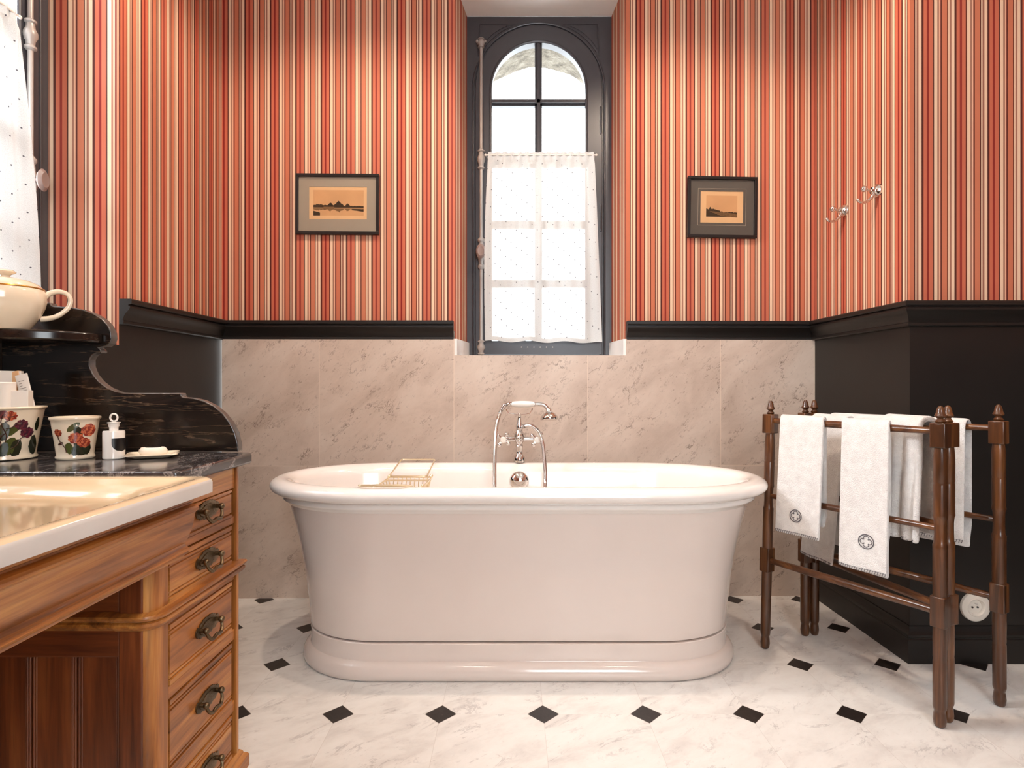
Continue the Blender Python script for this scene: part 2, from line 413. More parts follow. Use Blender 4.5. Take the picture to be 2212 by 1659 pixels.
# splayed window reveal
def rv(pts, mi): quad(bm, *pts, mi)
y0, y1 = yb(OX0), yb(OX1); zt = 1.212
rv([(OX0, y0, zt), (IX0, OD, zt), (IX0, OD, OZ1), (OX0, y0, OZ1)], 2)
rv([(OX1, y1, zt), (IX1, OD, zt), (IX1, OD, OZ1), (OX1, y1, OZ1)], 2)
rv([(OX0, y0, OZ1), (OX1, y1, OZ1), (IX1, OD, OZ1), (IX0, OD, OZ1)], 3)
struct('wall_back', bm, ['paper_x', 'paper_xr', 'paper_y', 'plaster'], smooth=False)

bm = BM()                                    # marble facing under the rail, wrapping under the window
def slab(x0, x1, z0, z1, t=0.014):
    v = box(bm, x0, x1, 0, 1, z0, z1)
    for k in v: k.co.y = yb(k.co.x)-t if k.co.y < 0.5 else yb(k.co.x)+0.03
slab(-1.352, OX0, 0, 1.212); slab(OX1, XR, 0, 1.212); slab(OX0, OX1, 0, OZ0)
struct('trim_1', bm, 'marble', smooth=False)
bm = BM()                                    # white marble sill and its two upstands
f0 = yb(0)-0.014
prism(bm, [(OX0, yb(OX0)), (OX1, yb(OX1)), (IX1, OD+0.03), (IX0, OD+0.03)], lambda u, v, t: Vector((u, v, t)), OZ0-0.02, OZ0)
prism(bm, [(OX0, yb(OX0)-0.012), (OX0+0.012, yb(OX0)-0.012), (IX0+0.012, OD), (IX0-0.004, OD)], lambda u, v, t: Vector((u, v, t)), OZ0, zt)
prism(bm, [(OX1, yb(OX1)-0.012), (OX1-0.012, yb(OX1)-0.012), (IX1-0.012, OD), (IX1+0.004, OD)], lambda u, v, t: Vector((u, v, t)), OZ0, zt)
struct('trim_2', bm, 'sill', smooth=False)

LY0, LY1, LX = 1.18, 2.01, -1.605            # left window opening and frame plane
LZ0 = 1.135
bm = BM()
def lw(y0, y1, z0, z1, mi, x=XL): quad(bm, (x, y0, z0), (x, y1, z0), (x, y1, z1), (x, y0, z1), mi)
lw(LY1, 2.73, 1.25, ZC, 0); lw(LY1, 2.73, 0, 1.25, 2)
lw(YREAR, LY0, 1.25, ZC, 0); lw(YREAR, LY0, 0, 1.25, 2); lw(LY0, LY1, 0, LZ0, 2); lw(LY0, LY1, OZ1, ZC, 0)
quad(bm, (XL, LY1, LZ0), (LX, LY1, LZ0), (LX, LY1, OZ1), (XL, LY1, OZ1), 1)
quad(bm, (XL, LY0, LZ0), (LX, LY0, LZ0), (LX, LY0, OZ1), (XL, LY0, OZ1), 1)
quad(bm, (XL, LY0, OZ1), (LX, LY0, OZ1), (LX, LY1, OZ1), (XL, LY1, OZ1), 3)
quad(bm, (XL, LY0, LZ0), (LX, LY0, LZ0), (LX, LY1, LZ0), (XL, LY1, LZ0), 2)
M['paper_rev'] = wallpaper('wallpaper_stripes_reveal', 0, (117-CX)/F*2.01, 0.1355)
struct('wall_left', bm, ['paper_y', 'paper_rev', 'black', 'plaster'], smooth=False)

bm = BM()
quad(bm, (XR, 2.76, 1.25), (XR, YF, 1.25), (XR, YF, ZC), (XR, 2.76, ZC), 0)
quad(bm, (XR, 2.76, 0), (XR, YF, 0), (XR, YF, 1.25), (XR, 2.76, 1.25), 2)
struct('wall_right', bm, ['paper_y', 'paper_x', 'black'], smooth=False)
bm = BM()
quad(bm, (XR, YF, 1.25), (XFAR, YF, 1.25), (XFAR, YF, ZC), (XR, YF, ZC), 1)
quad(bm, (XR, YF, 0), (XFAR, YF, 0), (XFAR, YF, 1.25), (XR, YF, 1.25), 2)
struct('wall_front_right', bm, ['paper_y', 'paper_x', 'black'], smooth=False)
bm = BM()
quad(bm, (XFAR, YF, 1.25), (XFAR, YREAR, 1.25), (XFAR, YREAR, ZC), (XFAR, YF, ZC), 0)
quad(bm, (XFAR, YF, 0), (XFAR, YREAR, 0), (XFAR, YREAR, 1.25), (XFAR, YF, 1.25), 2)
struct('wall_far_right', bm, ['paper_y', 'paper_x', 'black'], smooth=False)
bm = BM()
RW = (0.15, 1.25, 0.95, 2.7)                  # opening added behind the camera for the fill light
for x0, x1, z0, z1, mi in ((XL, RW[0], 1.25, ZC, 1), (RW[1], XFAR, 1.25, ZC, 1), (XL, RW[0], 0, 1.25, 2), (RW[1], XFAR, 0, 1.25, 2), (RW[0], RW[1], 0, RW[2], 2), (RW[0], RW[1], RW[3], ZC, 1)):
    quad(bm, (x0, YREAR, z0), (x1, YREAR, z0), (x1, YREAR, z1), (x0, YREAR, z1), mi)
struct('wall_rear', bm, ['paper_y', 'paper_x', 'black'], smooth=False)

RAIL = [(0, 1.207), (0.012, 1.207), (0.016, 1.211), (0.016, 1.219), (0.013, 1.222), (0.015, 1.230), (0.020, 1.241), (0.028, 1.251),
        (0.035, 1.258), (0.038, 1.264), (0.038, 1.270), (0.032, 1.272), (0.032, 1.275), (0.042, 1.277), (0.044, 1.281), (0.044, 1.291), (0.041, 1.295), (0, 1.295)]
bm = BM(); sweep(bm, [(XL, LY1), (XL, 2.722), (OX0-0.004, yb(OX0))], RAIL); struct('trim_3', bm, 'black', angle=25)
bm = BM(); sweep(bm, [(OX1+0.004, yb(OX1)), (XR, yb(XR)), (XR, YF), (XFAR, YF)], RAIL); struct('trim_4', bm, 'black', angle=25)
BASE = [(0, 0), (0.016, 0), (0.016, 0.085), (0.013, 0.088), (0.013, 0.093), (0.017, 0.096), (0.017, 0.104), (0.012, 0.108), (0.006, 0.118), (0.004, 0.13), (0, 0.13)]
bm = BM(); sweep(bm, [(XR, yb(XR)-0.015), (XR, YF), (XFAR, YF)], BASE); struct('baseboard_right', bm, 'black', angle=25)
bm = BM(); sweep(bm, [(XL, 1.62), (XL, yb(XL)-0.015)], BASE); struct('baseboard_left', bm, 'black', angle=25)

# ------------------------------------------------------------------ windows (local: x across, y outwards, z up)
def arc(cx, cz, r, a0, a1, n=28):
    return [(cx+r*math.cos(a0+(a1-a0)*k/n), cz+r*math.sin(a0+(a1-a0)*k/n)) for k in range(n+1)]
def knobprof(r, h):                           # a ringed turned collar
    return [(r*0.55, 0), (r, 0.06*h), (r, 0.12*h), (r*0.7, 0.16*h), (r*0.8, 0.3*h), (r*1.15, 0.42*h), (r*1.2, 0.5*h), (r*1.15, 0.58*h),
            (r*0.8, 0.7*h), (r*0.7, 0.84*h), (r, 0.88*h), (r, 0.94*h), (r*0.55, h)]
def window(name, root_mat, mirror):
    W, H = 0.75, 1.752
    cx, cz, R = 0.373, 1.377, 0.319
    root = bpy.data.objects.new(name, None); C.objects.link(root); root.matrix_world = root_mat; root['kind'] = 'structure'
    bpy.context.view_layer.update()
    fl = (lambda b: (b.transform(Matrix.Translation((W, 0, 0)) @ Matrix.Diagonal((-1, 1, 1, 1))), b)[1]) if mirror else (lambda b: b)
    def O(nm, b, mats, **kw): return obj(nm, fl(b), mats, root, local=True, **kw)
    b = BM()
    band(b, [(-0.03, 0), (-0.03, H)], [(cx-R, 0), (cx-R, H)], 0, 0.07)
    band(b, [(cx+R, 0), (cx+R, H)], [(W+0.03, 0), (W+0.03, H)], 0, 0.07)
    A = arc(cx, cz, R, PI, 0); band(b, A, [(x, H) for x, z in A], 0, 0.07)
    band(b, [(cx-R, 0), (cx-R, 0.012)], [(cx+R, 0), (cx+R, 0.012)], 0, 0.07)
    tube(b, [(cx-R, -0.002, 0.012)]+[(x, -0.002, z) for x, z in A]+[(cx+R, -0.002, 0.012)], 0.008, 8)
    tube(b, [(x*1.0+(x-cx)*0.06, -0.003, z+(z-cz)*0.06 if z > cz else z) for x, z in [(cx-R, 0.012)]+A+[(cx+R, 0.012)]], 0.0055, 8)
    for s in (-1, 1):                         # carved corner panels
        k = lambda x: cx+s*(x-cx)
        tri = [(k(0.655), H-0.05), (k(0.655), H-0.245), (k(0.455), H-0.05)]
        mid = [(k(0.66), H-0.045)]
        arcp = [(k(x), z) for x, z in arc(cx, cz, R+0.035, 0.50, 1.22, 10)]
        loop = [(k(0.675), H-0.04)]+arcp
        tube(b, [(x, -0.001, z) for x, z in loop], 0.0035, 6, closed=True)
        inner = [(x*0.72+0.28*k(0.642), z*0.72+0.28*(H-0.072)) for x, z in loop]
        prism(b, inner, lambda u, v, t: Vector((u, t, v)), -0.004, 0.0)
    O('frame', b, 'winblack', angle=30)
    b = BM(); hw = 0.246; gx = 0.372; gz = 1.372
    so = R+0.004
    Ain = arc(gx, gz, hw, PI, 0); Aout = arc(cx, cz, so, PI, 0)
    band(b, [(gx-hw, 0.083)]+Ain+[(gx+hw, 0.083)], [(cx-so, 0.014)]+Aout+[(cx+so, 0.014)], -0.012, 0.05)
    band(b, [(cx-so, 0.014), (gx-hw, 0.083)], [(cx+so, 0.014), (gx+hw, 0.083)], -0.012, 0.05)
    tube(b, [(gx-hw, -0.010, 0.083)]+[(x, -0.010, z) for x, z in Ain]+[(gx+hw, -0.010, 0.083)], 0.007, 8)
    O('sash', b, 'winblack', angle=30)
    b = BM()
    def bar(p, q, w=0.018):
        p, q = Vector(p), Vector(q); d = (q-p).normalized(); s = Vector((d.z, 0, -d.x))
        for ww, y0, y1 in ((w, 0.012, 0.04), (w*0.45, -0.008, 0.05)):
            prism(b, [(-ww, y0), (ww, y0), (ww, y1), (-ww, y1)], lambda u, v, t: p+(q-p)*t+s*u+Vector((0, v, 0)), 0, 1)
    bar((gx, 0, 0.083), (gx, 0, gz+hw))
    for z in (1.315, 1.003, 0.685, 0.380): bar((gx-hw-0.004, 0, z), (gx+hw+0.004, 0, z))
    O('glazing_bar', b, 'winblack', smooth=False)
    b = BM()
    vs = [b.verts.new((x, 0.03, z)) for x, z in [(gx-hw, 0.083)]+Ain+[(gx+hw, 0.083)]]
    b.faces.new(vs); O('glass', b, 'glass', smooth=False)
    b = BM()                                  # rising bolt rod
    rx = 0.078 if not mirror else 0.098
    tube(b, [(rx, -0.024, 0.012), (rx, -0.024, 1.62)], 0.0085, 12)
    for z, h in ((0.01, 0.075), (0.955, 0.105), (0.445, 0.165)):
        lathe(b, [(r, z+q) for r, q in knobprof(0.0175, h)], 14, Matrix.Translation((rx, -0.024, 0)))
    lathe(b, [(r, 1.575+q) for r, q in knobprof(0.0175, 0.05)], 14, Matrix.Translation((rx, -0.024, 0)))
    for s in (-1, 1): sphere(b, (rx+s*0.02, -0.024, 1.61), 0.008)
    for z in (0.04, 1.0, 1.59): box(b, rx-0.012, rx+0.012, -0.024, 0.0, z-0.012, z+0.012)
    rod = O('bolt_rod', b, 'rodpaint', angle=40)
    b = BM()                                  # oval turning handle
    tube(b, [(rx, -0.02, 0.53), (rx, -0.06, 0.53)], 0.007, 10)
    prof = [(0.0, -0.009), (0.026, -0.008), (0.033, 0), (0.026, 0.006), (0.022, 0.009), (0.014, 0.007), (0, 0.009)]
    lathe(b, [(r_*1.12, z_) for r_, z_ in prof], 28, Matrix.Translation((rx, -0.066, 0.53)) @ Matrix(((0.64, 0, 0, 0), (0, 0, -1, 0), (0, 1, 0, 0), (0, 0, 0, 1))))
    obj('handle', fl(b), 'rodtaupe', rod, local=True)
    for z in (0.20, 0.71, 1.21):              # hinges on the other stile
        b = BM()
        lathe(b, [(0.0, 0), (0.004, 0.003), (0.0055, 0.01), (0.0055, 0.062), (0.0045, 0.066), (0.0055, 0.07), (0.0055, 0.132), (0.004, 0.14), (0, 0.145)], 10, Matrix.Translation((cx+R-0.002, -0.012, z-0.07)))
        O('hinge', b, 'winblack')
    b = BM()
    for k in range(6): lathe(b, [(0, 0.001), (0.0035, 0.001), (0.0035, 0), (0.0025, -0.0012), (0, -0.001)], 10, axmat((0.284+k*0.032, -0.0125, 0.05), (0, 1, 0)))
    O('air_vent', b, 'rodpaint')
    return root
WM1 = Matrix.Translation((-0.2355, OD, 1.139))
window('window_1', WM1, False)
WM2 = Matrix.Translation((LX, LY1-0.755, 1.139)) @ Matrix.Rotation(PI/2, 4, 'Z')
window('window_2', WM2, True)

def curtain(label, rodlabel, Mx, x0, x1, flare0, flare1, mirror=False, tw=0.0):
    W = 0.75
    mm = Mx @ (Matrix.Translation((W, 0, 0)) @ Matrix.Diagonal((-1, 1, 1, 1)) if mirror else Matrix.Identity(4))
    zt, zb, nu, nv = 1.022, 0.078, 90, 46
    b = BM(); uvl = b.loops.layers.uv.new('UVMap'); g = []
    for j in range(nv+1):
        f = j/nv; row = []
        for i in range(nu+1):
            u = i/nu
            xa = x0+(0.012*math.sin(f*3.0)*-1 + flare0*f); xb_ = x1+flare1*(f**0.8)
            x = xa+(xb_-xa)*u
            am = 0.0085*(1-0.8*f)+0.004*f*math.sin(PI*f)
            yy = -0.052-am*(math.sin(u*52+1.2*math.sin(f*2.5))+0.5*math.sin(u*31+2))-0.016*f*math.sin(u*17+f*1.7)-0.012*f
            if f < 0.06: yy = -0.052-0.004*math.sin(u*90)
            z = zt+0.012-(zt+0.012-zb)*f+0.004*math.sin(u*21)*f - 0.02*f*u*(1 if flare1 > 0.01 else 0)*0.4
            row.append((b.verts.new(mm @ Vector((x, yy, z))), (u*0.62, f*0.94)))
        g.append(row)
    for j in range(nv):
        for i in range(nu):
            q = (g[j][i], g[j][i+1], g[j+1][i+1], g[j+1][i])
            fc = b.faces.new([v for v, _ in q])
            for lp, (_, uv) in zip(fc.loops, q): lp[uvl].uv = uv
    o = tag(obj('cafe_curtain', b, 'voile'), label, 'curtain', 'dotted half curtains at the windows')
    # the turned-over heading and the bottom hem are double cloth
    for nm, j0, j1 in (('heading', 0, 3), ('hem', nv-1, nv)):
        hb = BM(); uvl = hb.loops.layers.uv.new('UVMap')
        for i in range(nu):
            for j in range(j0, j1):
                vs = []
                for (a, c) in ((j, i), (j, i+1), (j+1, i+1), (j+1, i)):
                    vs.append((g[a][c][1], (a, c)))
                pts = []
                for uv, (a, c) in vs:
                    pts.append(hb.verts.new(o.data.vertices[a*(nu+1)+c].co+(mm.to_3x3() @ Vector((0, 0.004, 0)))))
                fc = hb.faces.new(pts)
                for lp, (uv, _) in zip(fc.loops, vs): lp[uvl].uv = (uv[0]+0.031, uv[1]+0.017)
        bmesh.ops.remove_doubles(hb, verts=hb.verts, dist=1e-5)
        obj(nm, hb, 'voile', o)
    r = BM(); tube(r, [mm @ Vector((x0-0.012, -0.052, zt-0.003)), mm @ Vector((x1+0.012, -0.052, zt-0.003))], 0.0035, 10)
    for x in (x0-0.014, x1+0.014): sphere(r, mm @ Vector((x, -0.052, zt-0.003)), 0.006)
    for x in (x0-0.008, x1+0.008): tube(r, [mm @ Vector((x, -0.052, zt-0.003)), mm @ Vector((x, -0.008, zt-0.003))], 0.003, 8)
    tag(obj('curtain_rod', r, 'porcelain'), rodlabel, 'curtain rod', 'rods of the half curtains')
curtain('sheer white dotted half curtain in the arched window above the bathtub', 'thin white rod holding the dotted curtain above the bathtub', WM1, 0.115, 0.648, -0.012, 0.042)
curtain('sheer white dotted curtain over the side window above the washstand, cut by frame', 'thin white rod of the dotted curtain above the washstand', WM2, 0.185, 0.66, -0.060, 0.03, mirror=True)

bm = BM()                                     # stone arch outside
scx, scz, sr = 0.154, 2.455, 0.43
A = [(scx-sr, 0.6)]+[(x+random.uniform(-.006, .006), z+random.uniform(-.006, .006)) for x, z in arc(scx, scz, sr, PI, 0)]+[(scx+sr, 0.6)]
B = [(scx-1.1, 0.6)]+arc(scx, scz, 1.1, PI, 0)+[(scx+1.1, 0.6)]
band(bm, A, B, 3.13, 3.46)
struct('wall_outside', bm, 'stone', smooth=False)

# ------------------------------------------------------------------ bathtub
TX, TY = 0.024, 2.200
tub = thing('bathtub', 'white freestanding double-ended bathtub with rolled rim under the arched window', 'bathtub', (TX, TY, 0))
def planring(bm, a, b, z, L0=0.5, n=40):
    L = min(L0, a*0.62); pts = []
    e = a-L
    for k in range(n+1): t = -PI/2+PI*k/n; pts.append((L+e*math.cos(t), b*math.sin(t)))
    for k in range(n+1): t = PI/2+PI*k/n; pts.append((-L+e*math.cos(t), b*math.sin(t)))
    # subdivide the straights
    out = []
    m = len(pts)
    for i in range(m):
        out.append(pts[i])
        if i in (n, m-1):
            q = pts[(i+1) % m]
            for s in range(1, 12): out.append((pts[i][0]+(q[0]-pts[i][0])*s/12, pts[i][1]+(q[1]-pts[i][1])*s/12))
    return [bm.verts.new((TX+x, TY+y, z)) for x, y in out]
def loft(bm, prof, capend=False, capstart=False):
    rings = [planring(bm, *p) for p in prof]
    for A, B in zip(rings, rings[1:]):
        n = len(A)
        for k in range(n): bm.faces.new((A[k], A[(k+1) % n], B[(k+1) % n], B[k]))
    if capend: bm.faces.new(rings[-1])
    if capstart: bm.faces.new(rings[0])
RC = (0.878, 0.300, 0.634); RR = 0.042
prof = [(0.855, 0.276, 0.570), (0.867, 0.287, 0.582), (0.873, 0.291, 0.5845), (0.877, 0.295, 0.590), (0.874, 0.293, 0.597), (0.876, 0.296, 0.603)]
for k in range(15):
    t = -PI*0.55+PI*1.36*k/14
    prof.append((RC[0]+RR*math.cos(t), RC[1]+RR*math.cos(t), RC[2]+0.030*math.sin(t)*(0.9 if t < 0 else 0.93)))
prof += [(0.836, 0.252, 0.640), (0.834, 0.248, 0.622), (0.828, 0.240, 0.58), (0.81, 0.228, 0.50), (0.785, 0.212, 0.40), (0.745, 0.19, 0.31), (0.69, 0.165, 0.255), (0.61, 0.13, 0.225), (0.54, 0.07, 0.215), (0.50, 0.015, 0.213)]
bm = BM(); loft(bm, prof, True, False); obj('shell', bm, 'enamel', tub, angle=60)
bm = BM(); loft(bm, [(0.70, 0.16, 0.122), (0.775, 0.217, 0.122), (0.776, 0.218, 0.126), (0.778, 0.219, 0.15), (0.784, 0.223, 0.22), (0.797, 0.232, 0.32), (0.814, 0.244, 0.42), (0.833, 0.258, 0.50), (0.855, 0.277, 0.583)])
obj('skirt', bm, 'skirtenamel', tub, angle=60)
pl = [(0.780, 0.236, 0.0), (0.795, 0.252, 0.003), (0.7995, 0.2575, 0.012), (0.8005, 0.2585, 0.024), (0.7985, 0.2565, 0.036), (0.793, 0.250, 0.047), (0.785, 0.241, 0.054), (0.778, 0.231, 0.057), (0.776, 0.227, 0.0575), (0.775, 0.2255, 0.061), (0.774, 0.2245, 0.085), (0.775, 0.225, 0.110), (0.776, 0.225, 0.1145), (0.774, 0.223, 0.1165), (0.70, 0.16, 0.1165)]
bm = BM(); loft(bm, pl, False, True); obj('plinth', bm, 'skirtenamel', tub, angle=32)
bm = BM()
ov = Vector((TX+0.006, TY+0.238, 0.592))
lathe(bm, [(0.042, -0.012), (0.042, 0.0), (0.041, 0.006), (0.036, 0.014), (0.026, 0.021), (0.013, 0.025), (0, 0.026)], 36, axmat(ov, (0, -1, 0.12)))
obj('overflow', bm, 'chrome', tub)

# ------------------------------------------------------------------ tap and shower
TD = 2.505
def Q(x, y, d=TD): return P(x, y, d)
s = TD/F
tap = thing('bath_mixer_tap', 'chrome bath mixer tap with two cross handles standing on back rim of tub', 'tap', Q(1122, 988))
bm = BM(); c = Q(1122, 0); X0 = c.x
def Z(y, d=TD): return 1-(y-CY)/F*d
lathe(bm, [(0.0255, Z(998)), (0.026, Z(991)), (0.022, Z(985)), (0.015, Z(981)), (0.0135, Z(976)), (0.014, Z(967)), (0.017, Z(963)), (0.013, Z(959)), (0.012, Z(956))], 24, Matrix.Translation((X0, TD, 0)))
obj('stem', bm, 'chrome', tap)
bm = BM()
lathe(bm, [(0.011, Z(960)), (0.015, Z(957)), (0.019, Z(953)), (0.0225, Z(948)), (0.0225, Z(939)), (0.019, Z(935)), (0.015, Z(932)), (0.013, Z(929)), (0.0155, Z(926)), (0.0155, Z(921)), (0.011, Z(914)), (0.0085, Z(905)), (0.007, Z(899)), (0.010, Z(896)), (0.006, Z(893))], 24, Matrix.Translation((X0, TD, 0)))
sphere(bm, (X0, TD-0.016, Z(946)), 0.016)
sphere(bm, (X0, TD-0.022, Z(951)), 0.009)
for sx, px in ((-1, 1087), (1, 1160)):
    xv = P(px, 0, TD).x
    tube(bm, [(X0+sx*0.015, TD, Z(948)), (X0+sx*0.03, TD, Z(948)), (xv, TD, Z(948))], [0.012, 0.0095, 0.0095], 14)
    lathe(bm, [(0.012, 0), (0.014, 0.006), (0.012, 0.014), (0.01, 0.02)], 18, axmat((xv, TD+0.012, Z(948)), (0, -1, 0)))
obj('body', bm, 'chrome', tap)
for px in (1087, 1160):
    xv = P(px, 0, TD).x; hc = Vector((xv, TD-0.03, Z(948)))
    bm = BM()
    tube(bm, [(xv, TD-0.005, hc.z), (xv, TD-0.045, hc.z)], 0.008, 14)
    for k in range(4):
        a = PI/4+PI/2*k+0.15; d = Vector((math.cos(a), 0, math.sin(a)))
        tube(bm, [hc+d*0.006, hc+d*0.016, hc+d*0.022, hc+d*0.027], [0.0075, 0.0065, 0.0085, 0.009], 10)
        sphere(bm, hc+d*0.027, 0.0105, seg=12)
    h = obj('handle', bm, 'chrome', tap)
    bm = BM(); lathe(bm, [(0.0135, 0), (0.0135, 0.004), (0.010, 0.008), (0, 0.009)], 18, axmat((xv, TD-0.044, hc.z), (0, -1, 0))); obj('handle_cap', bm, 'porcelain', h)
bm = BM()                                     # cradle: shallow fork under the handset
cz = Z(895)
for dy in (-0.012, 0.012):
    pts = [Vector((P(1094, 0, TD).x, TD+dy, Z(884))), Vector((P(1098, 0, TD).x, TD+dy, Z(891))), Vector((X0-0.02, TD+dy*0.6, Z(895))), Vector((X0, TD, Z(896))), Vector((X0+0.03, TD+dy*0.6, Z(895))), Vector((P(1146, 0, TD).x, TD+dy, Z(891))), Vector((P(1150, 0, TD).x, TD+dy, Z(882)))]
    tube(bm, smoothpath(pts, 5), 0.0024, 8)
obj('cradle', bm, 'chrome', tap)
sh = thing('hand_shower', 'chrome hand shower with white porcelain grip resting on the tap cradle', 'hand shower', Q(1128, 873))
bm = BM()
def along(x0, x1, y, rs):
    n = len(rs); return [Vector((P(x0+(x1-x0)*k/(n-1), 0, TD).x, TD, Z(y))) for k in range(n)]
rs = [0.010, 0.0125, 0.0135, 0.014, 0.014, 0.0135, 0.0125, 0.010]
tube(bm, along(1106, 1154, 873, rs), rs, 18); obj('grip', bm, 'porcelain', sh)
bm = BM()
rs = [0.007, 0.009, 0.0105, 0.008, 0.0105, 0.010]
tube(bm, along(1096, 1107, 873, rs), rs, 14); obj('collar', bm, 'chrome', sh)
bm = BM()
pts = smoothpath([Vector((P(x, 0, TD).x, TD, Z(y))) for x, y in ((1153, 873), (1157, 873), (1166, 873), (1174, 874.5), (1180, 879), (1184, 885), (1185, 889))], 5)
tube(bm, pts, [0.010]*5+[0.0085]*(len(pts)-5), 12); obj('neck', bm, 'chrome', sh)
bm = BM()
ax = Vector((0.06, -0.18, -1)); o0 = Vector((P(1185, 0, TD).x, TD, Z(884)))
lathe(bm, [(0.008, -0.004), (0.012, 0.002), (0.013, 0.008), (0.019, 0.014), (0.031, 0.024), (0.0375, 0.034), (0.039, 0.042), (0.037, 0.047), (0.030, 0.047), (0, 0.046)], 28, axmat(o0, ax))
obj('spray_head', bm, 'chrome', sh)
bm = BM()                                     # one hose: tap outlet, down into the tub and up to the grip
hp = [(1130, 921, TD-0.0), (1140, 919, TD-0.02), (1150, 921, TD-0.04), (1161, 930, TD-0.06), (1168, 943, TD-0.075), (1173, 962, TD-0.09), (1176.5, 1000, TD-0.12), (1178, 1040, TD-0.15), (1172, 1075, TD-0.2), (1150, 1100, TD-0.25), (1120, 1110, TD-0.26), (1085, 1098, TD-0.25), (1070, 1060, TD-0.2), (1068.5, 1020, TD-0.15), (1069, 980, TD-0.1), (1071, 935, TD-0.05), (1076, 905, TD-0.02), (1082, 888, TD), (1090, 876, TD), (1097, 873, TD)]
pts = smoothpath([P(*p) for p in hp], 22)
rad = [0.0078+(0.0009 if k % 2 else -0.0006) for k in range(len(pts))]
tube(bm, pts, rad, 10); obj('hose', bm, 'chrome', sh, angle=80)
bm = BM()
tube(bm, [pts[0]-Vector((0.012, 0, 0)), pts[0], pts[14]], [0.009, 0.0095, 0.0095], 12); obj('hose_end', bm, 'chrome', sh)
bm = BM(); tube(bm, pts[-40:-18], 0.0095, 12); obj('hose_end', bm, 'chrome', sh)

# ------------------------------------------------------------------ bath caddy
cad = thing('bath_caddy', 'pale gold wire soap rack bridging the left part of the tub', 'soap rack', (-0.42, 2.20, 0.66))
WR = 0.0032
bm = BM()
bt = 0.671
fx0, fx1 = -0.508, -0.362                    # front arm on the front rim, back arm on the back rim
loop = lambda ps: smoothpath(ps, 4, closed=True)
def rect(x0, x1, y0, y1, z0, z1, r=0.012):
    out = []
    for cx_, cy_, a0 in ((x1-r, y1-r, 0), (x0+r, y1-r, PI/2), (x0+r, y0+r, PI), (x1-r, y0+r, 3*PI/2)):
        for k in range(5):
            a = a0+PI/2*k/4; X, Y = cx_+r*math.cos(a), cy_+r*math.sin(a)
            out.append((X, Y, z0+(z1-z0)*(Y-y0)/(y1-y0)))
    return out
tube(bm, rect(-0.500, -0.350, 1.886, 2.04, bt, 0.641), WR, 8, closed=True); obj('front_arm', bm, 'brasswire', cad)
bm = BM(); tube(bm, rect(-0.478, -0.332, 2.265, 2.508, 0.640, bt+0.003), WR, 8, closed=True); obj('rear_arm', bm, 'brasswire', cad)
bm = BM()
bx0, bx1, by0, by1 = -0.482, -0.315, 2.02, 2.29
BT = bt; bt = 0.645
tube(bm, rect(bx0, bx1, by0, by1, bt-0.010, bt-0.012), WR, 8, closed=True)
tube(bm, [(bx0, 2.205, bt-0.011), (bx1, 2.205, bt-0.011)], WR, 8)
tube(bm, rect(bx0+0.012, bx1-0.012, by0+0.03, by1-0.03, bt-0.055, bt-0.055), WR, 8, closed=True)
for k in range(9):
    x = bx0+0.018+(bx1-bx0-0.036)*k/8
    tube(bm, smoothpath([(x, by0, bt-0.011), (x, by0+0.016, bt-0.035), (x, by0+0.04, bt-0.055), (x, by1-0.04, bt-0.055), (x, by1-0.016, bt-0.035), (x, by1, bt-0.012)], 4), WR*0.7, 6)
for y in (by0+0.06, by0+0.105, by0+0.15, by0+0.195, by0+0.24):
    for x, q in ((bx0, 0.012), (bx1, -0.012)): tube(bm, [(x, y, bt-0.011), (x+q, y, bt-0.055)], WR*0.7, 6)
obj('basket', bm, 'brasswire', cad)
for x in (bx0+0.002, bx1-0.002):
    for y in (by0, by0+0.042, by1-0.02, by1):
        bm = BM(); sphere(bm, (x, y, bt-0.006), 0.0065, seg=12); obj('clamp', bm, 'brasswire', cad)

